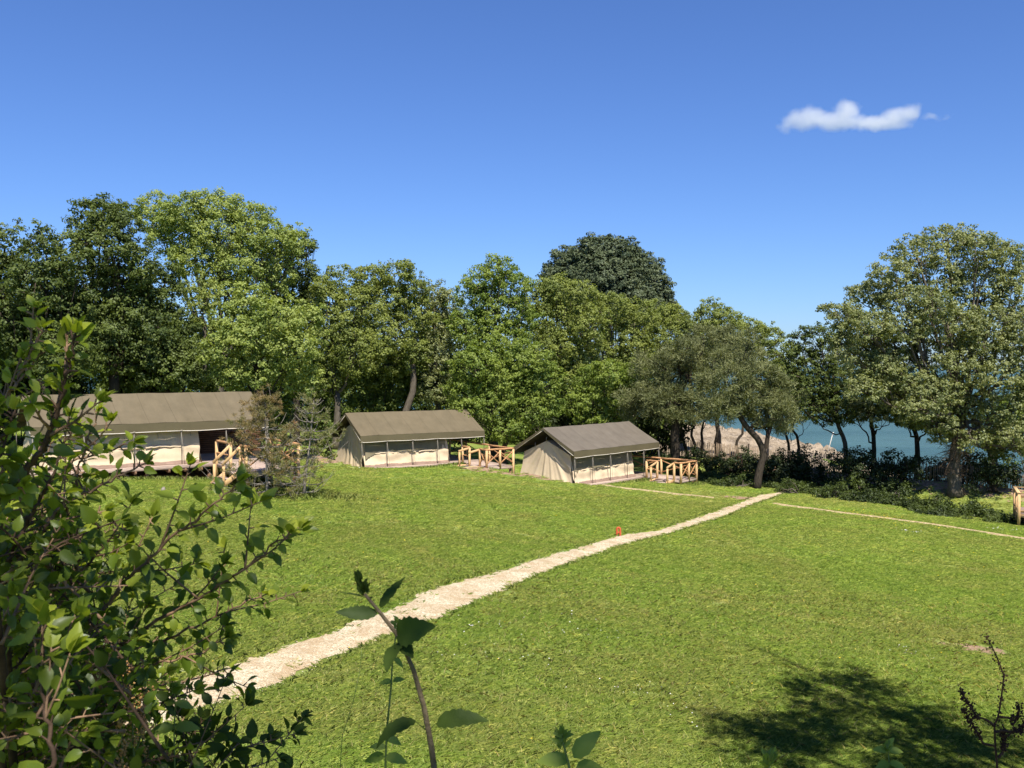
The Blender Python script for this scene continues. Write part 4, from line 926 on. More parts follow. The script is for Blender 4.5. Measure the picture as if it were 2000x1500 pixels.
# low leafy ground cover along the lawn's edge (nobody could count it)
r = np.random.default_rng(77); mb = MB(); Pp = []
edge_px = [(1385,948),(1450,950),(1520,955),(1560,965),(1650,978),(1740,992),(1800,1003),(1860,1012),(1930,1022),(1965,1026)]
E_ = resample([ground_at(*p) for p in edge_px], 400)
clumps = []
for k in range(170):      # separate nettle and bramble clumps, ragged along the front
    i = r.integers(0, 400); p = E_[i]; o = abs(r.normal())*2.2 - 0.3 + 1.2*(0.5+0.5*math.sin(p[0]*1.3)); clumps.append((p[0]+0.4*o+r.normal()*0.3, p[1]+o, r.uniform(0.18, 0.6)*(0.6+0.25*max(o, 0)), r.uniform(0.08, 0.7)*min(1.1, 0.35+0.35*max(o, 0))))
for cx_, cy_, cr_, ch_ in clumps:
    for _ in range(int(70*cr_)):
        th, q_ = r.uniform(0, 6.28), r.random()**0.6; x = cx_ + cr_*1.3*q_*math.cos(th); y = cy_ + cr_*q_*math.sin(th)
        if x > 27 and y > 50 and y - 50 > 2.5: continue
        if abs(x/y - 865/F_PX) < 0.022 and y > 51.5: continue
        Pp.append((x, y, float(gz(x, y)) + r.uniform(0.0, ch_)*(1-0.6*q_*q_)))
Pp = np.array(Pp); foliage(mb, Pp, np.tile([0, -0.4, 0.6], (len(Pp), 1)), r, 22, 0.20, 0.13, 0.075, 0.9)
tag(mb.build('ground_cover', M['brambles']), 'low brambles and nettles spilling onto the lawn below the hedge', kind='stuff')
# grassy reeds at the foot of the grey tent's side and long grass on the bank
def blades(mb, X, Yv, H, r, w=0.012, lean=0.25):
    n = len(X); z = gz(X, Yv); b = np.stack([X, Yv, z-0.01], 1); th = r.uniform(0, 6.28, n); d = np.stack([np.cos(th), np.sin(th), np.zeros(n)], 1)
    s = np.stack([-np.sin(th), np.cos(th), np.zeros(n)], 1)*w; H = H*r.uniform(0.6, 1.3, n); ln = (lean*r.uniform(0.3, 1.6, n)*H)[:, None]
    m1 = b + d*ln*0.3 + np.array([0, 0, 1])*(H*0.6)[:, None]; tp = b + d*ln + np.array([0, 0, 1])*H[:, None]
    v = np.stack([b-s, b+s, m1+s*0.7, tp, m1-s*0.7], 1).reshape(-1, 3); k = np.arange(n)*5
    mb.add(v, np.stack([k, k+1, k+2, k+3, k+4], 1), np.repeat(r.random(n), 5))
# ------------------------------------------------------------------ grass
def grass_patch(t, c):
    base, fine = lawn_colour(t, (0.240, 0.338, 0.068))
    tn = ramp(t, tintnode(t), [(0.0, (0.55, 0.65, 0.45)), (0.5, (1.0, 1.0, 1.0)), (0.85, (1.4, 1.3, 1.3)), (1.0, (2.0, 1.7, 2.2))])
    oi = N(t, 'ShaderNodeObjectInfo'); rv = ramp(t, oi.outputs['Random'], [(0.0, (0.68, 0.74, 0.6)), (0.5, (1.0, 1.0, 1.0)), (0.9, (1.22, 1.16, 1.1)), (1.0, (1.5, 1.3, 1.3))])
    return mixc(t, 1.0, mixc(t, 1.0, base, tn, 'MULTIPLY'), rv, 'MULTIPLY')
M['grass'] = leaf_mat('grass blades', (0, 0, 0), (0, 0, 0), (0, 0, 0), 0.3, 0.02, 0.5, patch=grass_patch, upn=0.58)
tufts = bpy.data.collections.new('grass tufts')
for k in range(6):
    r = np.random.default_rng(900+k); n = 26 if k < 4 else 16; mb = MB()
    ro = np.abs(r.normal(size=n))*0.055; th = r.uniform(0, 6.28, n); b = np.stack([ro*np.cos(th), ro*np.sin(th), np.full(n, -0.01)], 1)
    if k < 4:
        th2 = th + r.normal(size=n)*0.7; d = np.stack([np.cos(th2), np.sin(th2), np.zeros(n)], 1); H = r.uniform(0.03, 0.10, n); ln = H*r.uniform(0.5, 2.0, n); w = r.uniform(0.0018, 0.0035, n)
    else:        # clover: short stalks with flat leaflets
        th2 = th; d = np.stack([np.cos(th2), np.sin(th2), np.zeros(n)], 1); H = r.uniform(0.02, 0.045, n); ln = H*r.uniform(0.5, 1.0, n); w = r.uniform(0.007, 0.011, n)
    s = np.stack([-d[:, 1], d[:, 0], np.zeros(n)], 1)*w[:, None]; up = np.array([0, 0, 1.0])
    m1 = b + d*(ln*0.35)[:, None] + up*(H*0.65)[:, None]; tp = b + d*ln[:, None] + up*(H*(0.95 if k < 4 else 0.8))[:, None]
    v = np.stack([b-s*(1 if k < 4 else 0.15), b+s*(1 if k < 4 else 0.15), m1+s, tp, m1-s], 1).reshape(-1, 3); q = np.arange(n)*5
    mb.add(v, np.stack([q, q+1, q+2, q+3, q+4], 1), np.repeat(r.random(n), 5))
    o = mb.build('grass_tuft', M['grass']); col.objects.unlink(o); tufts.objects.link(o)
r = np.random.default_rng(31)
def field(y0, y1, dens):
    A = 2*0.66*(y1*y1-y0*y0)/2 + 6*(y1-y0); n = int(A*dens)
    y = np.sqrt(r.uniform(y0*y0, y1*y1, n)); x = r.uniform(-1, 1, n)*(0.66*y+3); return x, y
fx, fy, fs = [], [], []
for y0, y1, dn, sc in ((8.5, 15, 220, 0.95), (15, 22, 150, 0.9), (22, 32, 95, 0.95), (32, 48, 48, 1.1), (48, 62, 20, 1.35)):
    a, b = field(y0, y1, dn); fx.append(a); fy.append(b); fs.append(np.full(len(a), sc))
fx = np.concatenate(fx); fy = np.concatenate(fy); fs = np.concatenate(fs)*r.uniform(0.65, 1.35, len(fx))
keep = np.ones(len(fx), bool)
# not on the path
Pm = PC[:, :2]
for i0 in range(0, len(fx), 20000):
    s_ = slice(i0, i0+20000); dd = np.linalg.norm(np.stack([fx[s_], fy[s_]], 1)[:, None] - Pm[None], axis=2); j = dd.argmin(1)
    lim = hw[j] + 0.02 + 0.05*r.normal(size=len(j)); near = dd.min(1) < lim
    keep[s_] &= ~near | (r.random(len(j)) < 0.012)
for T_ in TR:
    for i0 in range(0, len(fx), 20000):
        s_ = slice(i0, i0+20000); dd = np.linalg.norm(np.stack([fx[s_], fy[s_]], 1)[:, None] - T_[None, :, :2], axis=2).min(1); keep[s_] &= ~((dd < 0.36) & (r.random(len(dd)) < 0.85))
keep &= ~((gval(soilw, fx, fy) > 0.45) & (r.random(len(fx)) < 0.9))
for T in TENTS:
    ca, sa = math.cos(T['a']), math.sin(T['a']); dx, dy = fx - T['o'][0], fy - T['o'][1]; u = dx*ca+dy*sa; v = dx*sa-dy*ca
    keep &= ~((u > -0.1) & (u < T['L']) & (np.abs(v) < 2.6))
keep &= fy < fence_y(fx) - 1
fx, fy, fs = fx[keep], fy[keep], fs[keep]; fz = gz(fx, fy)
me = bpy.data.meshes.new('grass'); me.vertices.add(len(fx)); me.vertices.foreach_set('co', np.stack([fx, fy, fz], 1).astype(np.float32).ravel())
a = me.attributes.new('sc', 'FLOAT', 'POINT'); a.data.foreach_set('value', fs.astype(np.float32))
a = me.attributes.new('rz', 'FLOAT', 'POINT'); a.data.foreach_set('value', r.uniform(0, 6.28, len(fx)).astype(np.float32))
lush = np.sin(fx*0.9+1)*np.sin(fy*0.8) + 0.5*np.sin(fx*2.1-fy*1.7) + 0.35*r.normal(size=len(fx))
a = me.attributes.new('pick', 'INT', 'POINT'); a.data.foreach_set('value', np.where(r.random(len(fx)) < 0.18 + 0.12*np.clip(lush, 0, 1), r.integers(4, 6, len(fx)), r.integers(0, 4, len(fx))).astype(np.int32))
go = bpy.data.objects.new('grass', me); col.objects.link(go); tag(go, 'short mown grass and clover covering the whole meadow', kind='stuff')
ng = bpy.data.node_groups.new('scatter tufts', 'GeometryNodeTree')
ng.interface.new_socket('Geometry', in_out='INPUT', socket_type='NodeSocketGeometry'); ng.interface.new_socket('Geometry', in_out='OUTPUT', socket_type='NodeSocketGeometry')
gi = ng.nodes.new('NodeGroupInput'); go_ = ng.nodes.new('NodeGroupOutput'); ip = ng.nodes.new('GeometryNodeInstanceOnPoints'); ci = ng.nodes.new('GeometryNodeCollectionInfo')
ci.inputs['Collection'].default_value = tufts; ci.inputs['Separate Children'].default_value = True; ci.inputs['Reset Children'].default_value = True
def named(nm, dt):
    n = ng.nodes.new('GeometryNodeInputNamedAttribute'); n.data_type = dt; n.inputs['Name'].default_value = nm; return n.outputs['Attribute']
cx = ng.nodes.new('ShaderNodeCombineXYZ'); ng.links.new(named('rz', 'FLOAT'), cx.inputs['Z'])
ip.inputs['Pick Instance'].default_value = True
ng.links.new(gi.outputs[0], ip.inputs['Points']); ng.links.new(ci.outputs[0], ip.inputs['Instance']); ng.links.new(named('pick', 'INT'), ip.inputs['Instance Index'])
ng.links.new(cx.outputs[0], ip.inputs['Rotation']); cs_ = ng.nodes.new('ShaderNodeCombineXYZ'); mn = ng.nodes.new('ShaderNodeMath'); mn.operation = 'MINIMUM'; mn.inputs[1].default_value = 0.85; sc_ = named('sc', 'FLOAT')
ng.links.new(sc_, cs_.inputs['X']); ng.links.new(sc_, cs_.inputs['Y']); ng.links.new(sc_, mn.inputs[0]); ng.links.new(mn.outputs[0], cs_.inputs['Z']); ng.links.new(cs_.outputs[0], ip.inputs['Scale']); ng.links.new(ip.outputs[0], go_.inputs[0])
md = go.modifiers.new('scatter', 'NODES'); md.node_group = ng

# pale dry straws lying and standing in the near lawn
mb = MB(); n = 9000; yy_ = np.sqrt(r.uniform(11.5**2, 26**2, n)); xx_ = r.uniform(-0.62, 0.62, n)*yy_
kp = np.ones(n, bool)
for i0 in range(0, n, 3000):
    s_ = slice(i0, i0+3000); kp[s_] = np.linalg.norm(np.stack([xx_[s_], yy_[s_]], 1)[:, None] - Pm[None], axis=2).min(1) > 0.75
blades(mb, xx_[kp], yy_[kp], 0.10, r, 0.0028, 1.1)
M['straw'] = leaf_mat('pale grass stalks', (0.36, 0.36, 0.13), (0.48, 0.45, 0.20), (0.62, 0.54, 0.30), 0.3, 0.02)
tag(mb.build('grass_stalks', M['straw']), 'pale dry grass stalks standing in the near lawn', kind='stuff')
# longer grass and weeds on the bank right below the camera, in seams of the lawn and round the young pines
mb = MB(); n = 9000; X = r.uniform(-9, 12, n); Yv = r.uniform(2.0, 9.5, n); blades(mb, X, Yv, 0.07, r, 0.003, 0.5)
X = r.normal(size=2200)*1.3 - 9.0; Yv = r.normal(size=2200)*0.6 + 39.0; blades(mb, X, Yv, 0.16, r, 0.012, 0.7)
for q in range(3000):
    pass
k = r.integers(0, 300, 2600); sd = r.choice([-1, 1], 2600); xy = PC[k, :2] + nrm[k]*(sd*(hw[k]+0.05+0.06*np.abs(r.normal(size=2600))))[:, None]; blades(mb, xy[:, 0], xy[:, 1], 0.11, r, 0.005, 0.6)
for T in TENTS:
    ca, sa = math.cos(T['a']), math.sin(T['a']); u = r.uniform(1, T['ter'][1]+0.5, 1800); v = np.where(u < T['ter'][0], 2.9, T['ter'][2]+0.2) + np.abs(r.normal(size=1800))*0.3
    blades(mb, T['o'][0]+u*ca+v*sa, T['o'][1]+u*sa-v*ca, 0.15, r, 0.010, 0.5)
tag(mb.build('long_grass', M['grass']), 'longer unmown grass on the bank and round posts and stems', kind='stuff')

# flowers sprinkled on the lawn
def simple_flat(name, c): m, t = mat(name); finish(t, c, 0.7, 0.1); return m
M['white_petal'] = simple_flat('white petals', (0.80, 0.78, 0.74)); M['yellow_petal'] = simple_flat('yellow petals', (0.80, 0.55, 0.03)); M['red_seed'] = simple_flat('reddish sorrel', (0.30, 0.13, 0.05))
def sprinkle(name, label, m, n, y0, y1, size, centres=None):
    mb = MB(); y = np.sqrt(r.uniform(y0*y0, y1*y1, n)); x = r.uniform(-0.6, 0.6, n)*y
    if centres is not None:
        c = centres[r.integers(0, len(centres), n)]; x = c[:, 0] + r.normal(size=n)*c[:, 2]; y = c[:, 1] + r.normal(size=n)*c[:, 2]
    z = gz(x, y) + r.uniform(0.05, 0.085, n); sz = size*r.uniform(0.7, 1.3, n); th = np.linspace(0, 2*math.pi, 7)[:-1]
    tilt = r.normal(size=(n, 2))*0.25
    v = np.stack([x[:, None]+sz[:, None]*np.cos(th), y[:, None]+sz[:, None]*np.sin(th), z[:, None]+sz[:, None]*(tilt[:, :1]*np.cos(th)+tilt[:, 1:]*np.sin(th)-0.15)], -1)
    k = np.arange(n)*6; mb.add(v.reshape(-1, 3), k[:, None]+np.arange(6)[None]); tag(mb.build(name, m), label, kind='stuff')
cent = np.array([list(ground_at(px, py)[:2]) + [s] for px, py, s in [(900,1285,0.45),(1100,1225,0.6),(935,1225,0.4),(1290,1375,0.5),(1350,1400,0.3),(1140,1240,0.4),(1780,1275,0.3),(1060,1300,0.6)]])
sprinkle('daisies', 'tiny white daisies and clover heads scattered in the near lawn', M['white_petal'], 120, 12, 20, 0.011, cent)
sprinkle('buttercups', 'tiny yellow flowers dotted over the lawn', M['yellow_petal'], 420, 12, 48, 0.013)
c2 = np.array([list((sA*(1-q)+sB*q)[:2]) + [1.1] for q in np.linspace(-0.1, 0.7, 8)])
sprinkle('sorrel_flowers', 'yellow and rust flowers in the lawn strip below the hedge', M['yellow_petal'], 140, 40, 55, 0.018, c2)
cw = np.array([list(ground_at(px, py)[:2]) + [s] for px, py, s in [(1770,1038,0.25),(1783,1040,0.2),(1960,1035,0.3),(708,915,0.3)]])
sprinkle('white_chips', 'small heaps of white stone chips left on the grass', M['white_petal'], 60, 40, 60, 0.022, cw)
# loose stones on the path
mb = MB(); n = 2600; k = r.integers(0, 150, n); s_ = r.uniform(-1.15, 1.15, n); xy = PC[k, :2] + nrm[k]*(s_*hw[k])[:, None]; zz = gz(xy[:, 0], xy[:, 1]) + 0.03
oc = np.array([[1,0,0],[-1,0,0],[0,1,0],[0,-1,0],[0,0,1],[0,0,-1]], float); fc = np.array([[0,2,4],[2,1,4],[1,3,4],[3,0,4],[2,0,5],[1,2,5],[3,1,5],[0,3,5]])
sz = r.uniform(0.006, 0.018, n); V = oc[None]*r.uniform(0.6, 1.3, (n, 6, 1))*sz[:, None, None]*np.array([1, 1, 0.6]) + np.stack([xy[:, 0], xy[:, 1], zz], 1)[:, None]
mb.add(V.reshape(-1, 3), (fc[None]+np.arange(n)[:, None, None]*6).reshape(-1, 3), 0.5)
m, t = mat('pale limestone chips'); finish(t, ramp(t, noise(t, 12, 2, coord='World'), [(0.3, (0.50, 0.40, 0.27)), (0.7, (0.80, 0.72, 0.56))]), 0.9, 0.1); M['chip'] = m
tag(mb.build('loose_stones', m), 'pale loose limestone chips lying on the path', kind='stuff')

# ------------------------------------------------------------------ small things on the lawn and at the shore
p = ground_at(1208, 1047); b = p + np.array([0, 0, 0])
root = empty('conduit_loop', b, None, 'orange plastic conduit bent into a hoop sticking up beside the path', 'conduit')
m, t = mat('orange corrugated plastic'); wv = N(t, 'ShaderNodeTexWave'); wv.bands_direction = 'Z'; wv.inputs['Scale'].default_value = 18; t.links.new(N(t, 'ShaderNodeTexCoord').outputs['Object'], wv.inputs[0])
finish(t, (0.55, 0.11, 0.035), 0.5, 0.3, bump(t, wv.outputs['Fac'], 0.6, 0.01))
th = np.linspace(0, math.pi, 11); mb = MB(); Pq = [b+np.array([-0.06, 0, -0.1]), b+np.array([-0.06, 0, 0.12])] + [b + np.array([-0.06*math.cos(a), 0, 0.24+0.07*math.sin(a)]) for a in th] + [b+np.array([0.06, 0, 0.12]), b+np.array([0.06, 0, -0.1])]
mb.tube(Pq, 0.042, 10); mb.build('hoop', m, root, smooth=True)
mb = MB(); mb.tube([b+np.array([-0.09, 0, 0.13]), b+np.array([0.09, 0, 0.13])], 0.03, 8); mb.build('tie', m, root)
p = ground_at(318, 966); mb = MB(); mb.tube([p-[0, 0, .1], p+[0, 0, .12], p+[0.03, 0, 0.24], p+[0.05, 0.02, 0.30]], [0.10, 0.085, 0.075, 0.03], 7)
mb.tube([p+[0.02, 0, .15], p+[0.10, 0, 0.22]], [0.04, 0.02], 5)
tag(mb.build('stump', M['pale_bark'], org=p), 'small pale stump alone in the grass before the nearest tent', 'stump')
p = ground_at(1604, 948); # stone steps through the gap in the bank
m, t = mat('reddish step stone'); finish(t, ramp(t, noise(t, 4, 5), [(0.3, (0.20, 0.11, 0.075)), (0.7, (0.42, 0.27, 0.20))]), 0.9, 0.1); 
root = empty('earth_steps', at(1597, 940, 59), None, 'reddish earth steps rising through the gap in the hedge', 'steps')
for k in range(4):
    y = 58.6 + k*0.75; x = (1597-1000)/F_PX*y; z = float(g(x, y)) + 0.05; mb = MB(); mb.beam((x-0.55, y, z), (x+0.5, y+0.1, z+0.02), 0.6, 0.22); mb.build('step', m, root)
# leaning pole on the shore, buoys
s0 = at(1613, 888, 104); s1 = at(1627, 845, 104); root = empty('beacon_pole', s0, None, 'thin pale pole leaning right on the shore beside a bent oak trunk', 'pole'); mb = MB(); mb.tube([s0-[0, 0, .6], s1], [0.055, 0.035], 6); mb.build('shaft', M['tube'], root); mb = MB(); mb.tube([s1-[0,0,.25], s1+[0, 0, 0.05]], 0.09, 8); mb.build('cap', M['white_petal'], root)
for i, (px, py, lab) in enumerate([(1691, 815, 'white mooring buoy left of the straight oak trunk'), (1777, 830, 'white mooring buoy just left of the leaning oak trunk'), (1821, 836, 'white mooring buoy right of the leaning oak trunk')]):
    Yb = 10.2*F_PX/(py-HZ); c = at(px, py, Yb); c[2] = -10.3; root = empty('mooring_buoy', c, None, lab, 'buoy', 'white buoys on the water')
    mb = MB(); th = np.linspace(-math.pi/2, math.pi/2, 9); mb.tube([c+[0, 0, 0.18+0.3*math.sin(a)] for a in th], [max(0.02, 0.36*math.cos(a)) for a in th], 12); mb.build('float', M['white_petal'], root, smooth=True)
    mb = MB(); mb.tube([c+[0, 0, .4], c+[0, 0, .62]], 0.03, 6); mb.build('mooring_eye', M['steel'], root)

# ------------------------------------------------------------------ two young pines on the lawn
def whorl_pine(name, label, px, Yv, h, r, leaf, bare, dens, lean=0.0, wid=1.0):
    x = (px-1000)/F_PX*Yv; b = np.array([x, Yv, float(gz(x, Yv))]); root = empty(name, b, None, label, 'pine tree', 'young pines on the lawn before the nearest tent')
    mb = MB(); top = b + np.array([lean, 0, h]); TP = wobble(b-[0, 0, .05], top, 9, 0.02, r); mb.tube(TP, np.linspace(0.075, 0.014, 9), 8)
    P, D = [], []
    nw = int(h/0.36)
    for k in range(nw):
        f = (k+0.6)/nw; o = TP[0]*(1-f) + TP[-1]*f; o = np.array([np.interp(f, np.linspace(0, 1, 9), TP[:, j]) for j in range(3)])
        ln = (1.45*(1-f)**0.75 + 0.25)*wid
        for q in range(6 if k % 2 else 7):
            a = r.uniform(0, 6.28); l = ln*r.uniform(0.65, 1.2); d = np.array([math.cos(a), math.sin(a)*0.9, 0])
            pts = [o + d*l*s + np.array([0, 0, l*(-0.10*math.sin(s*2.2) + 0.48*s**2.2)]) + r.normal(size=3)*0.015 for s in np.linspace(0, 1, 7)]
            mb.tube(pts, np.linspace(0.02, 0.006, 7), 5, cap=False)
            if r.random() < dens:
                for s in np.linspace(bare, 1, 5): 
                    j = min(6, int(s*6)); P.append(pts[j] + r.normal(size=3)*0.04); D.append(unit(pts[6]-pts[4]))
                # side shoots
                for z in range(3):
                    j = int(r.integers(3, 6)); e = pts[j] + r.normal(size=3)*0.18*wid + np.array([0, 0, .12]); mb.tube([pts[j], (pts[j]+e)/2+[0, 0, -.02], e], [0.008, 0.006, 0.004], 4, cap=False); P.append(e); D.append(unit(e-pts[j]))
    mb.build('trunk', M['pale_bark'], root, smooth=True)
    mb = MB(); P = np.array(P); D = np.array(D); f = (P[:, 2]-b[2])/h
    if leaf == 'brown_needle': t0 = np.clip(1.15 - f*1.25 + 0.25*r.normal(size=len(P)), 0, 1)**1.0
    else: t0 = None
    needles(mb, P, D, r, 26 if leaf == 'young_pine' else 34, 0.07, 0.16, 0.018, t0); mb.build('needles', M[leaf], root)
M['young_pine'] = leaf_mat('young pine needles', (0.090, 0.110, 0.030), (0.160, 0.180, 0.060), (0.260, 0.240, 0.100), 0.25)
M['brown_needle'] = leaf_mat('dying pine needles', (0.400, 0.230, 0.120), (0.320, 0.220, 0.090), (0.110, 0.140, 0.040), 0.3)
whorl_pine('young_pine', 'young pine with rust brown needles in its dying top', 520, 38.2, 4.0, np.random.default_rng(5), 'brown_needle', 0.5, 0.8, -0.05, 1.5)
whorl_pine('young_pine', 'sparse young pine with a bare pale trunk and upcurved branches', 592, 38.8, 4.0, np.random.default_rng(8), 'young_pine', 0.78, 0.45, 0.45, 1.35)
# ------------------------------------------------------------------ foreground plants close to the camera
def real_leaf(mb, base, d, nrm_, L, W, r, tint, curl=0.35, fold=0.30, shape=0.75, n=9, serr=0.06):
    d = unit(np.asarray(d, float)); nn = unit(np.asarray(nrm_, float) - d*np.dot(nrm_, d)); s = np.cross(d, nn)
    q = np.linspace(0, 1, n); w = np.sin(math.pi*q**shape)**0.85*W*0.5; w[0] = W*0.02; w[-1] = W*0.01
    se = 1 + serr*np.where(np.arange(n) % 2, 1, -1)
    ang = curl*q; a = q*L
    cu = curl if abs(curl) > 1e-3 else 1e-3; C = base + np.outer(np.sin(ang)/cu*L, d) - np.outer((1-np.cos(ang))/cu*L, nn)
    up_ = np.outer(np.ones(n), nn)
    cols = []
    for k in (-1, -0.5, 0, 0.5, 1):
        cols.append(C + s*(w*se*k)[:, None] + up_*(w*abs(k)*fold*(1.2-0.4*abs(k)) + 0.012*L*np.sin(q*22+k*2)*abs(k))[:, None])
    V = np.stack(cols, 1); mb.grid(V, np.full(n*5, tint))
def shoot(st, lf, pts, r, r0, r1, leafL, gap, wr=0.6, start=0.1, tint=(0.3, 0.7), tipbunch=True, jit=0.0, updir=(0, -0.25, 0.8), petiole=0.012, leafr=None):
    P = resample(np.array(pts), max(10, int(len(pts)*6))); P[1:-1] += r.normal(size=(len(P)-2, 3))*jit
    st.tube(P, np.linspace(r0, r1, len(P)), 7)
    s = np.concatenate([[0], np.cumsum(np.linalg.norm(np.diff(P, axis=0), axis=1))]); Lt = s[-1]
    x = Lt*start; side = 1
    while x < Lt:
        i = min(len(P)-2, int(np.searchsorted(s, x))); p = P[i]; t_ = unit(P[i+1]-P[i])
        out_ = unit(np.cross(t_, unit(np.array([r.normal()*0.5, -1, r.normal()*0.5]))))*side
        d = unit(out_*r.uniform(0.7, 1.1) + t_*r.uniform(0.35, 0.9) + 0.45*r.normal(size=3)); nn = unit(np.array(updir) + 0.45*r.normal(size=3))
        l = leafL*r.uniform(0.6, 1.2)*(1-0.25*(x/Lt)); b = p + d*petiole
        st.tube([p, b], [0.0016, 0.0012], 4, cap=False)
        real_leaf(lf, b, d, nn, l, l*wr*r.uniform(0.85, 1.1), r, r.uniform(*tint), r.uniform(0.1, 0.8)); side = -side; x += gap*r.uniform(0.6, 1.3)
    if tipbunch:
        t_ = unit(P[-1]-P[-3])
        for k in range(5):
            d = unit(t_ + 0.55*r.normal(size=3)); real_leaf(lf, P[-1], d, unit(np.array(updir)+0.4*r.normal(size=3)), leafL*r.uniform(0.5, 0.95), leafL*wr*0.75, r, r.uniform(0.55, 1.0), 0.3)
    return P
def A_(pts, Y0, Y1=None): 
    Y1 = Y0 if Y1 is None else Y1
    return [at(px, py, Y0 + (Y1-Y0)*i/max(1, len(pts)-1)) for i, (px, py) in enumerate(pts)]
r = np.random.default_rng(21)
sb = at(60, 1700, 2.3); sb[2] = -1.66
root = empty('leafy_shrub', sb, None, 'big dark leafed shrub filling the lower left of the view, branches reaching over the lawn', 'shrub')
BR = [  # pixel polyline, depth start, depth end, leaf length m, radius, gap, material set
    ([(-30,1010),(20,950),(70,895),(98,845),(118,785),(135,720),(148,650)], 1.35, 1.30, 0.046, 0.0065, 0.014, 'd', (0.0, 0.55)),
    ([(70,1190),(100,1090),(128,1010),(148,945),(165,880),(180,835),(192,800)], 1.75, 1.75, 0.048, 0.0050, 0.032, 'l', (0.45, 1.0)),
    ([(120,1330),(200,1190),(262,1120),(320,1062),(375,1020),(430,975),(468,940)], 1.9, 1.85, 0.062, 0.0055, 0.024, 'l', (0.25, 0.95)),
    ([(140,1370),(260,1240),(340,1195),(420,1150),(500,1092),(565,1040)], 2.0, 1.9, 0.060, 0.0055, 0.024, 'l', (0.35, 0.95)),
    ([(160,1330),(260,1262),(330,1248),(420,1205),(520,1160)], 2.1, 2.1, 0.045, 0.0045, 0.022, 'l', (0.15, 0.8)),
    ([(130,1380),(240,1310),(330,1290),(400,1272),(440,1245)], 2.0, 2.0, 0.055, 0.0045, 0.022, 'l', (0.2, 0.8)),
    ([(-30,1180),(40,1090),(110,1000),(180,955),(240,925),(285,905)], 1.7, 1.75, 0.050, 0.0050, 0.024, 'l', (0.2, 0.9)),
    ([(20,1170),(100,1080),(160,1055),(232,1032)], 2.0, 2.1, 0.040, 0.0040, 0.018, 'l', (0.1, 0.6)),
    ([(-40,900),(-5,820),(30,745),(60,690),(85,640)], 1.5, 1.5, 0.040, 0.0045, 0.018, 'l', (0.4, 1.0)),
    ([(-60,1050),(-20,930),(10,860),(30,800)], 1.3, 1.3, 0.045, 0.0050, 0.016, 'd', (0.0, 0.6)),
    ([(0,1120),(60,1010),(100,935),(120,880),(140,840)], 1.6, 1.6, 0.046, 0.0045, 0.02, 'd', (0.1, 0.8)),
    ([(60,1250),(150,1130),(205,1060),(250,1030)], 1.8, 1.8, 0.05, 0.0045, 0.022, 'l', (0.1, 0.8)),
    ([(-30,960),(60,925),(130,905),(210,880),(262,862)], 1.9, 1.9, 0.046, 0.0035, 0.026, 'l', (0.2, 0.8)),
    ([(150,1400),(280,1345),(380,1325),(450,1305)], 2.2, 2.3, 0.045, 0.004, 0.026, 'l', (0.1, 0.7)),
    ([(60,1600),(110,1480),(85,1380),(75,1300),(90,1220)], 1.15, 1.2, 0.060, 0.004, 0.030, 'd', (0.0, 0.5)),
]
thick = MB(); thin = MB(); lf = MB()
for pts, Y0, Y1, l, rad, gap, k, tt in BR:
    P = shoot(thick if k == 'd' else thin, lf, A_(pts, Y0, Y1), r, rad, 0.0016, l*0.74, gap*0.50, tint=tt, jit=0.0022)
    # join to the root, below the picture
    e = P[0]; m1 = e*0.55 + sb*0.45 + np.array([0, 0.05, -0.15]); (thick if k == 'd' else thin).tube(resample(np.array([sb + r.normal(size=3)*0.05, m1, e]), 8), np.linspace(rad*1.4, rad, 8), 7)
    for q in range(5):      # side twigs
        i = int(r.uniform(0.15, 0.85)*len(P)); t_ = unit(P[min(i+2, len(P)-1)]-P[i]); d = unit(t_*0.8 + r.normal(size=3)*np.array([0.7, 0.5, 0.7]) + np.array([0, 0, 0.15])); n_ = r.uniform(0.08, 0.18)*(0.5 if P[0][0] < at(60, 0, Y0)[0] else 1.0)
        shoot(thin, lf, [P[i], P[i]+d*n_*0.5+[0, 0, .005], P[i]+d*n_+[0, 0, .02]], r, rad*0.45, 0.001, l*0.72, gap*0.9, tint=tt, start=0.25)
# dense inner mass
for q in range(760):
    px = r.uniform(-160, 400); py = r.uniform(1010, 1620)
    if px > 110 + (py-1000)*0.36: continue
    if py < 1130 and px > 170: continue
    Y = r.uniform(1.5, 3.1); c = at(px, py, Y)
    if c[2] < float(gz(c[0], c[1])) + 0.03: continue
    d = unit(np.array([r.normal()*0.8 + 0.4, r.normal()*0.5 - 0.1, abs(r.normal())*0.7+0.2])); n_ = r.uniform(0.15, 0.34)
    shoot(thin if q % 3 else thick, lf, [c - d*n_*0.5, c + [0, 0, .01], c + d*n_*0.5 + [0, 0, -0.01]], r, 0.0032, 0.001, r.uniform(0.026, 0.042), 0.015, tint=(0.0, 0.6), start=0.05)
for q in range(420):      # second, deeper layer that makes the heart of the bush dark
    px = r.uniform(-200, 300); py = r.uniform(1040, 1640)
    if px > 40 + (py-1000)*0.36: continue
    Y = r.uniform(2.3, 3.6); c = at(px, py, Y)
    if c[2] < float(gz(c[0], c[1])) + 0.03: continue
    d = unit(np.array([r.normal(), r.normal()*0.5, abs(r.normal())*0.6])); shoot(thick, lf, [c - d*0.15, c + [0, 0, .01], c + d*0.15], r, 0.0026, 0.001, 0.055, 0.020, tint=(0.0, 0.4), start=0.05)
thick.build('dark_stems', M['dark_twig'], root, smooth=True); thin.build('branches', M['twig'], root, smooth=True); lf.build('foliage', M['shrub'], root, smooth=True)

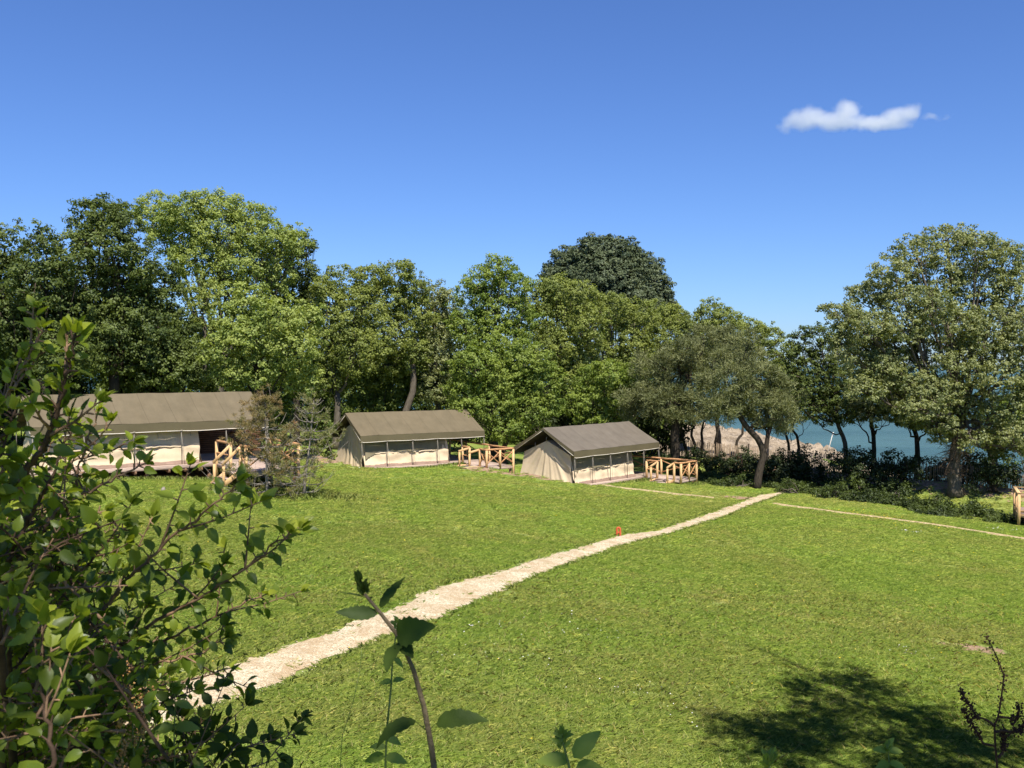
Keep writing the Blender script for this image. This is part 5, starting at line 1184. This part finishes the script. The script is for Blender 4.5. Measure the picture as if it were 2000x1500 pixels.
# sorrel seed heads in front of the shrub
m = simple('rusty sorrel seed', (0.34, 0.17, 0.06), (0.55, 0.34, 0.13), 60, 0.9, 0.3); M['seed'] = m
def seed_plant(name, label, cat, spikes, stem_mat, seed_mat, seed_r, rad=0.0025, grp=None, dens=1.0, leaves=None):
    b = np.array(spikes[0][0][0]); root = empty(name, b, None, label, cat, grp); st = MB()
    for pts, a0 in spikes_px(spikes): 
        sd = MB(); P = resample(np.array(pts), 30); st.tube(P, np.linspace(rad, rad*0.35, 30), 6)
        for i in range(int(30*a0), 30):
            for k in range(int(10*dens)):
                c = P[i] + r.normal(size=3)*seed_r*1.3; e = seed_r*r.uniform(0.5, 1.1); V = oc*e*r.uniform(0.6, 1.2, (6, 1)) + c; sd.add(V, fc, r.random())
        sd.build('seed_head', M[seed_mat], root)
    st.build('stem', M[stem_mat], root, smooth=True); return root
def spikes_px(s): return s
M['dry_stem'] = simple('dark dry dock stem', (0.035, 0.018, 0.012), (0.10, 0.05, 0.03), 60, 0.8, 0.3)
M['dry_seed'] = simple('dark brown dock seed', (0.030, 0.014, 0.010), (0.095, 0.042, 0.028), 60, 0.85, 0.3)
M['green_stem'] = simple('green weed stem', (0.08, 0.12, 0.03), (0.16, 0.20, 0.07), 30, 0.6, 0.2)
M['purple_stem'] = simple('hairy purplish stem', (0.085, 0.062, 0.040), (0.15, 0.115, 0.07), 60, 0.8, 0.4)
def pts3(l, Y): return [at(px, py, Y) for px, py in l]
seed_plant('sorrel_plant', 'rusty sorrel seed spikes rising in front of the big shrub', 'sorrel plant', [(pts3([(262,1640),(262,1500),(258,1400),(250,1340),(244,1300)], 1.7), 0.55), (pts3([(285,1640),(285,1500),(275,1420),(270,1360)], 1.75), 0.5), (pts3([(235,1640),(240,1500),(238,1440),(234,1395)], 1.65), 0.5), (pts3([(262,1480),(280,1420),(292,1350)], 1.72), 0.4)], 'green_stem', 'seed', 0.0035)
seed_plant('dock_plant', 'dried dark brown dock stalk with curved seed spikes at the lower right', 'dock plant', [
    (pts3([(1955,1640),(1948,1500),(1944,1458),(1942,1415),(1950,1400),(1956,1360),(1961,1320),(1950,1290),(1937,1262),(1927,1243)], 2.0), 0.55),
    (pts3([(1941,1416),(1925,1405),(1908,1400),(1893,1378),(1876,1348)], 2.0), 0.35),
    (pts3([(1941,1457),(1920,1452),(1908,1430),(1892,1402),(1882,1385)], 2.02), 0.4),
    (pts3([(1950,1400),(1970,1402),(1982,1408),(1990,1395),(1989,1375)], 2.0), 0.4),
    (pts3([(1943,1430),(1960,1427),(1985,1430),(2000,1420),(2006,1400)], 1.98), 0.4),
    (pts3([(1950,1480),(1958,1470),(1962,1440),(1958,1425)], 1.99), 0.3)], 'dry_stem', 'dry_seed', 0.0034, 0.0032, dens=0.7)
# tall bent weed in the middle
root = empty('tall_weed', at(850, 1640, 1.25), None, 'tall leaning shaded weed with a drooping bud, in front of the path', 'weed')
W1 = resample(np.array(A_([(852,1660),(848,1500),(842,1455),(828,1380),(808,1310),(790,1268),(772,1235),(745,1200),(722,1172),(712,1160)], 1.25)), 40)
mb = MB(); mb.tube(W1, np.linspace(0.0052, 0.0022, 40), 10)
for q in range(260):    # fine hairs
    i = r.integers(0, 39); d = unit(r.normal(size=3)); mb.tube([W1[i], W1[i]+d*0.008], [0.0003, 0.0001], 3, cap=False)
mb.build('stem', M['purple_stem'], root, smooth=True)
lf = MB(); Y = 1.25
def wl(b, tip, L=None, W=0.5, nrm_=(0, -0.5, 0.8), curl=0.3, tint=0.3, sh=0.7, Yb=1.25, Yt=1.25):
    p = at(*b, Yb); q = at(*tip, Yt); real_leaf(lf, p, q-p, nrm_, np.linalg.norm(q-p)*1.02, np.linalg.norm(q-p)*W, r, tint, curl, 0.25, sh, 15, 0.09)
wl((737,1198),(657,1199), W=0.36, nrm_=(0.1, -0.75, 0.5), curl=-0.3, tint=0.12)
wl((743,1188),(785,1120), W=0.34, nrm_=(-0.5, -0.6, 0.2), curl=0.3, tint=0.3, Yt=1.28)
wl((774,1240),(824,1222), W=0.55, nrm_=(0.1, -0.9, 0.4), curl=0.7, tint=0.45, Yt=1.20)
wl((780,1255),(748,1300), W=0.50, nrm_=(-0.5, -0.6, 0.6), curl=0.4, tint=0.2, Yt=1.20)
wl((778,1258),(806,1276), W=0.6, nrm_=(0.2, -0.5, 0.8), curl=0.4, tint=0.2, Yt=1.22)
wl((836,1430),(812,1408), W=0.1, curl=0.2, tint=0.3); wl((812,1409),(716,1418), W=0.34, nrm_=(0.25, -0.35, 0.9), curl=1.5, tint=0.3, Yt=1.22)
wl((836,1430),(850,1412), W=0.1, curl=0.2, tint=0.3); wl((852,1413),(935,1380), W=0.36, nrm_=(-0.3, -0.6, 0.7), curl=1.1, tint=0.5, Yt=1.22)
wl((712,1166),(664,1152), W=0.10, curl=0.3, tint=0.15); wl((718,1172),(728,1164), W=0.5, tint=0.1)
for q in range(38):     # bud: overlapping scale leaves
    f = q/38; p = at(713 - 16*f + r.normal()*4, 1162 - 32*f + r.normal()*3, 1.25); real_leaf(lf, p, [-0.35+0.4*r.normal(), 0.3*r.normal(), 0.9], [r.normal(), -1, 0.2*r.normal()], 0.013, 0.006, r, 0.15+0.1*r.random(), 0.3, n=5)
lf.build('leaves', M['weed'], root, smooth=True)
# slender straight weed behind it
def slender(name, label, cat, line, Y, leafs, rad, bud=True, mat_='green_stem', size=0.022):
    root = empty(name, at(line[0][0], line[0][1], Y), None, label, cat); P = resample(np.array(A_(line, Y)), 24)
    mb = MB(); mb.tube(P, np.linspace(rad, rad*0.5, 24), 7); mb.build('stem', M[mat_], root, smooth=True); lf = MB()
    for (px, py, dx, dz, L) in leafs:
        p = at(px, py, Y); real_leaf(lf, p, [dx, -0.15+0.2*r.normal(), dz], [0.3*r.normal(), -0.6, 0.8], L, L*0.5, r, r.uniform(0.3, 0.9), 0.6, n=9)
    if bud:
        for q in range(16): p = P[-1] + r.normal(size=3)*0.0025 - np.array([0, 0, 0.02*r.random()]); real_leaf(lf, p, [0.7*r.normal(), 0.4*r.normal(), 0.9], [r.normal(), -1, 0.3], size*0.7, size*0.28, r, r.uniform(0.3, 0.9), 0.3, n=6)
    if lf.v: lf.build('leaves', M['bright'], root, smooth=True)
slender('slender_weed', 'thin upright weed standing just behind the leaning weed', 'weed', [(752,1640),(753,1480),(756,1420),(764,1340),(767,1280),(775,1230),(777,1212)], 1.9,
        [(767,1332,-1,0.1,0.030),(767,1330,0.9,0.3,0.026),(768,1285,0.5,-0.3,0.030),(755,1440,0.9,-0.2,0.035),(754,1460,-0.8,0.2,0.035),(765,1300,-0.7,0.3,0.02),(752,1478,-1,-0.1,0.05),(752,1478,1,0,0.05),(775,1232,0.8,0.4,0.014),(775,1228,-0.8,0.4,0.014)], 0.0028)
slender('nettle', 'young nettle top at the bottom edge right of the leaning weed', 'nettle', [(1118,1640),(1112,1500),(1102,1460),(1097,1437)], 1.5,
        [(1120,1480,0.75,0.9,0.062),(1112,1486,-1.0,0.15,0.055),(1100,1440,0.6,0.5,0.02),(1100,1440,-0.6,0.5,0.02),(1125,1500,1,0.1,0.05)], 0.0035, size=0.03)
slender('nettle', 'small nettle top just breaking the bottom edge by the shade', 'nettle', [(1505,1640),(1503,1500),(1502,1478)], 1.6, [(1502,1495,0.2,1,0.03),(1500,1498,-0.3,1,0.028)], 0.003, size=0.03)
slender('nettle', 'thin nettle with pairs of leaves in the shade at the lower right', 'nettle', [(1738,1640),(1737,1500),(1735,1470),(1733,1455)], 2.6,
        [(1735,1466,1,0.1,0.045),(1735,1466,-1,0.2,0.045),(1737,1490,0.9,-0.1,0.05),(1737,1490,-0.9,0.1,0.05),(1734,1456,0.4,0.9,0.03)], 0.003)
slender('grass_stalk', 'single dark grass stalk left of the leaning weed', 'grass stalk', [(655,1660),(668,1440),(690,1370),(703,1310),(706,1270)], 2.2, [], 0.0012, False, 'green_stem')
slender('nettle', 'nettle with drooping leaves in front of the path\'s near end', 'nettle', [(345,1640),(340,1440),(342,1375),(340,1340)], 1.8, [(342,1372,1,-0.2,0.038),(342,1372,-1,-0.2,0.04),(341,1345,0.6,0.5,0.02),(341,1345,-0.6,0.5,0.02),(341,1420,-0.9,0.1,0.05),(341,1420,0.9,0.1,0.05)], 0.0022)
# shaded bramble in front of the shrub's right foot
root = empty('bramble', at(400, 1680, 1.9), None, 'low shaded bramble with small leaves at the bottom left of the lawn', 'bramble'); st = MB(); lf = MB()
for k, l in enumerate([[(330,1640),(360,1520),(390,1455),(430,1430)], [(360,1640),(400,1530),(450,1470),(520,1445)], [(380,1640),(430,1560),(490,1500),(545,1480)], [(300,1640),(330,1520),(340,1450),(360,1400)], [(250,1640),(290,1520),(310,1440),(300,1400)], [(420,1660),(480,1560),(500,1520),(470,1480)], [(180,1650),(190,1540),(200,1480),(180,1420)], [(60,1650),(80,1560),(60,1480),(70,1420)]]):
    Pk = shoot(st, lf, A_(l, 1.75+0.06*k, 1.9+0.05*k), r, 0.0028, 0.001, 0.05, 0.018, wr=0.55, tint=(0.0, 0.55))
    for q in range(4): i = r.integers(4, len(Pk)-3); d = unit(r.normal(size=3)+np.array([0.3, 0, 0.4])); shoot(st, lf, [Pk[i], Pk[i]+d*0.06, Pk[i]+d*0.13], r, 0.0015, 0.0008, 0.04, 0.018, wr=0.55, tint=(0, 0.6), start=0.2)
st.build('stems', M['twig'], root, smooth=True); lf.build('leaves', M['weed'], root, smooth=True)

# ------------------------------------------------------------------ trees beside and behind the viewer: they cast the shade at the lower right
def world_tree(label, base, blobs, leaf, per, cr, dens, L, W, r0):
    r = np.random.default_rng(int(abs(base[0]*10))+5); b = np.array([base[0], base[1], float(g(*base[:2]))])
    bl = [(np.array(q[:3]), np.array([q[3], q[3], q[4]])) for q in blobs]; P, D = crown_clumps(bl, r, dens, 1.0, low=1.0)
    a, d_ = P[:, 0]/np.maximum(P[:, 1], 0.01), P[:, 2]/np.maximum(P[:, 1], 0.01)
    vis = (P[:, 1] > 0) & (np.abs(a) < 0.62 + 0.6/np.maximum(P[:, 1], 0.5)) & (d_ < 0.44 + 0.6/np.maximum(P[:, 1], 0.5)); P, D = P[~vis], D[~vis]
    root = empty('oak_tree', b, None, label, 'oak tree', 'trees beside the viewpoint'); mb = MB(); skeleton(mb, b-[0, 0, .1], bl, r, r0, None, 0.5, P, 0.3, reach=0.5)
    mb.build('trunk', M['bark'], root, smooth=True); mb = MB(); foliage(mb, P, D, r, per, cr, L, W); mb.build('crown', M[leaf], root)
world_tree('oak beside the viewpoint whose crown shades the lower right of the lawn', (11.0, 5.2), [(q[0]-0.35, q[1]+2.2, q[2], q[3], q[4]) for q in [(8.2,6.2,4.1,1.7,1.4), (9.5,4.0,5.0,2.0,1.6), (7.0,4.3,5.0,1.5,1.1), (10.2,6.6,3.9,1.4,1.2), (11.5,2.5,5.2,2.2,1.8), (6.4,2.2,4.6,1.4,1.1), (9.2,1.2,4.6,1.8,1.4), (8.9,7.6,4.2,0.8,0.6), (6.9,6.8,4.3,1.3,1.0), (7.7,8.7,4.6,0.8,0.6), (9.0,9.0,4.4,0.9,0.7), (5.9,5.3,4.9,1.1,0.9), (7.6,10.4,5.0,0.8,0.6)]], 'oak', 60, 0.42, 1.6, 0.13, 0.085, 0.22)
world_tree('oak behind the viewpoint shading the nearest weeds', (2.6, -4.2), [(0.72,-0.95,3.0,0.8,0.7), (2.0,-1.9,3.8,1.4,1.2), (2.9,-2.9,4.4,1.5,1.2), (2.0,-0.2,3.0,1.0,0.8), (-1.0,-0.30,2.95,0.6,0.4)], 'oak', 60, 0.40, 1.8, 0.13, 0.085, 0.18)
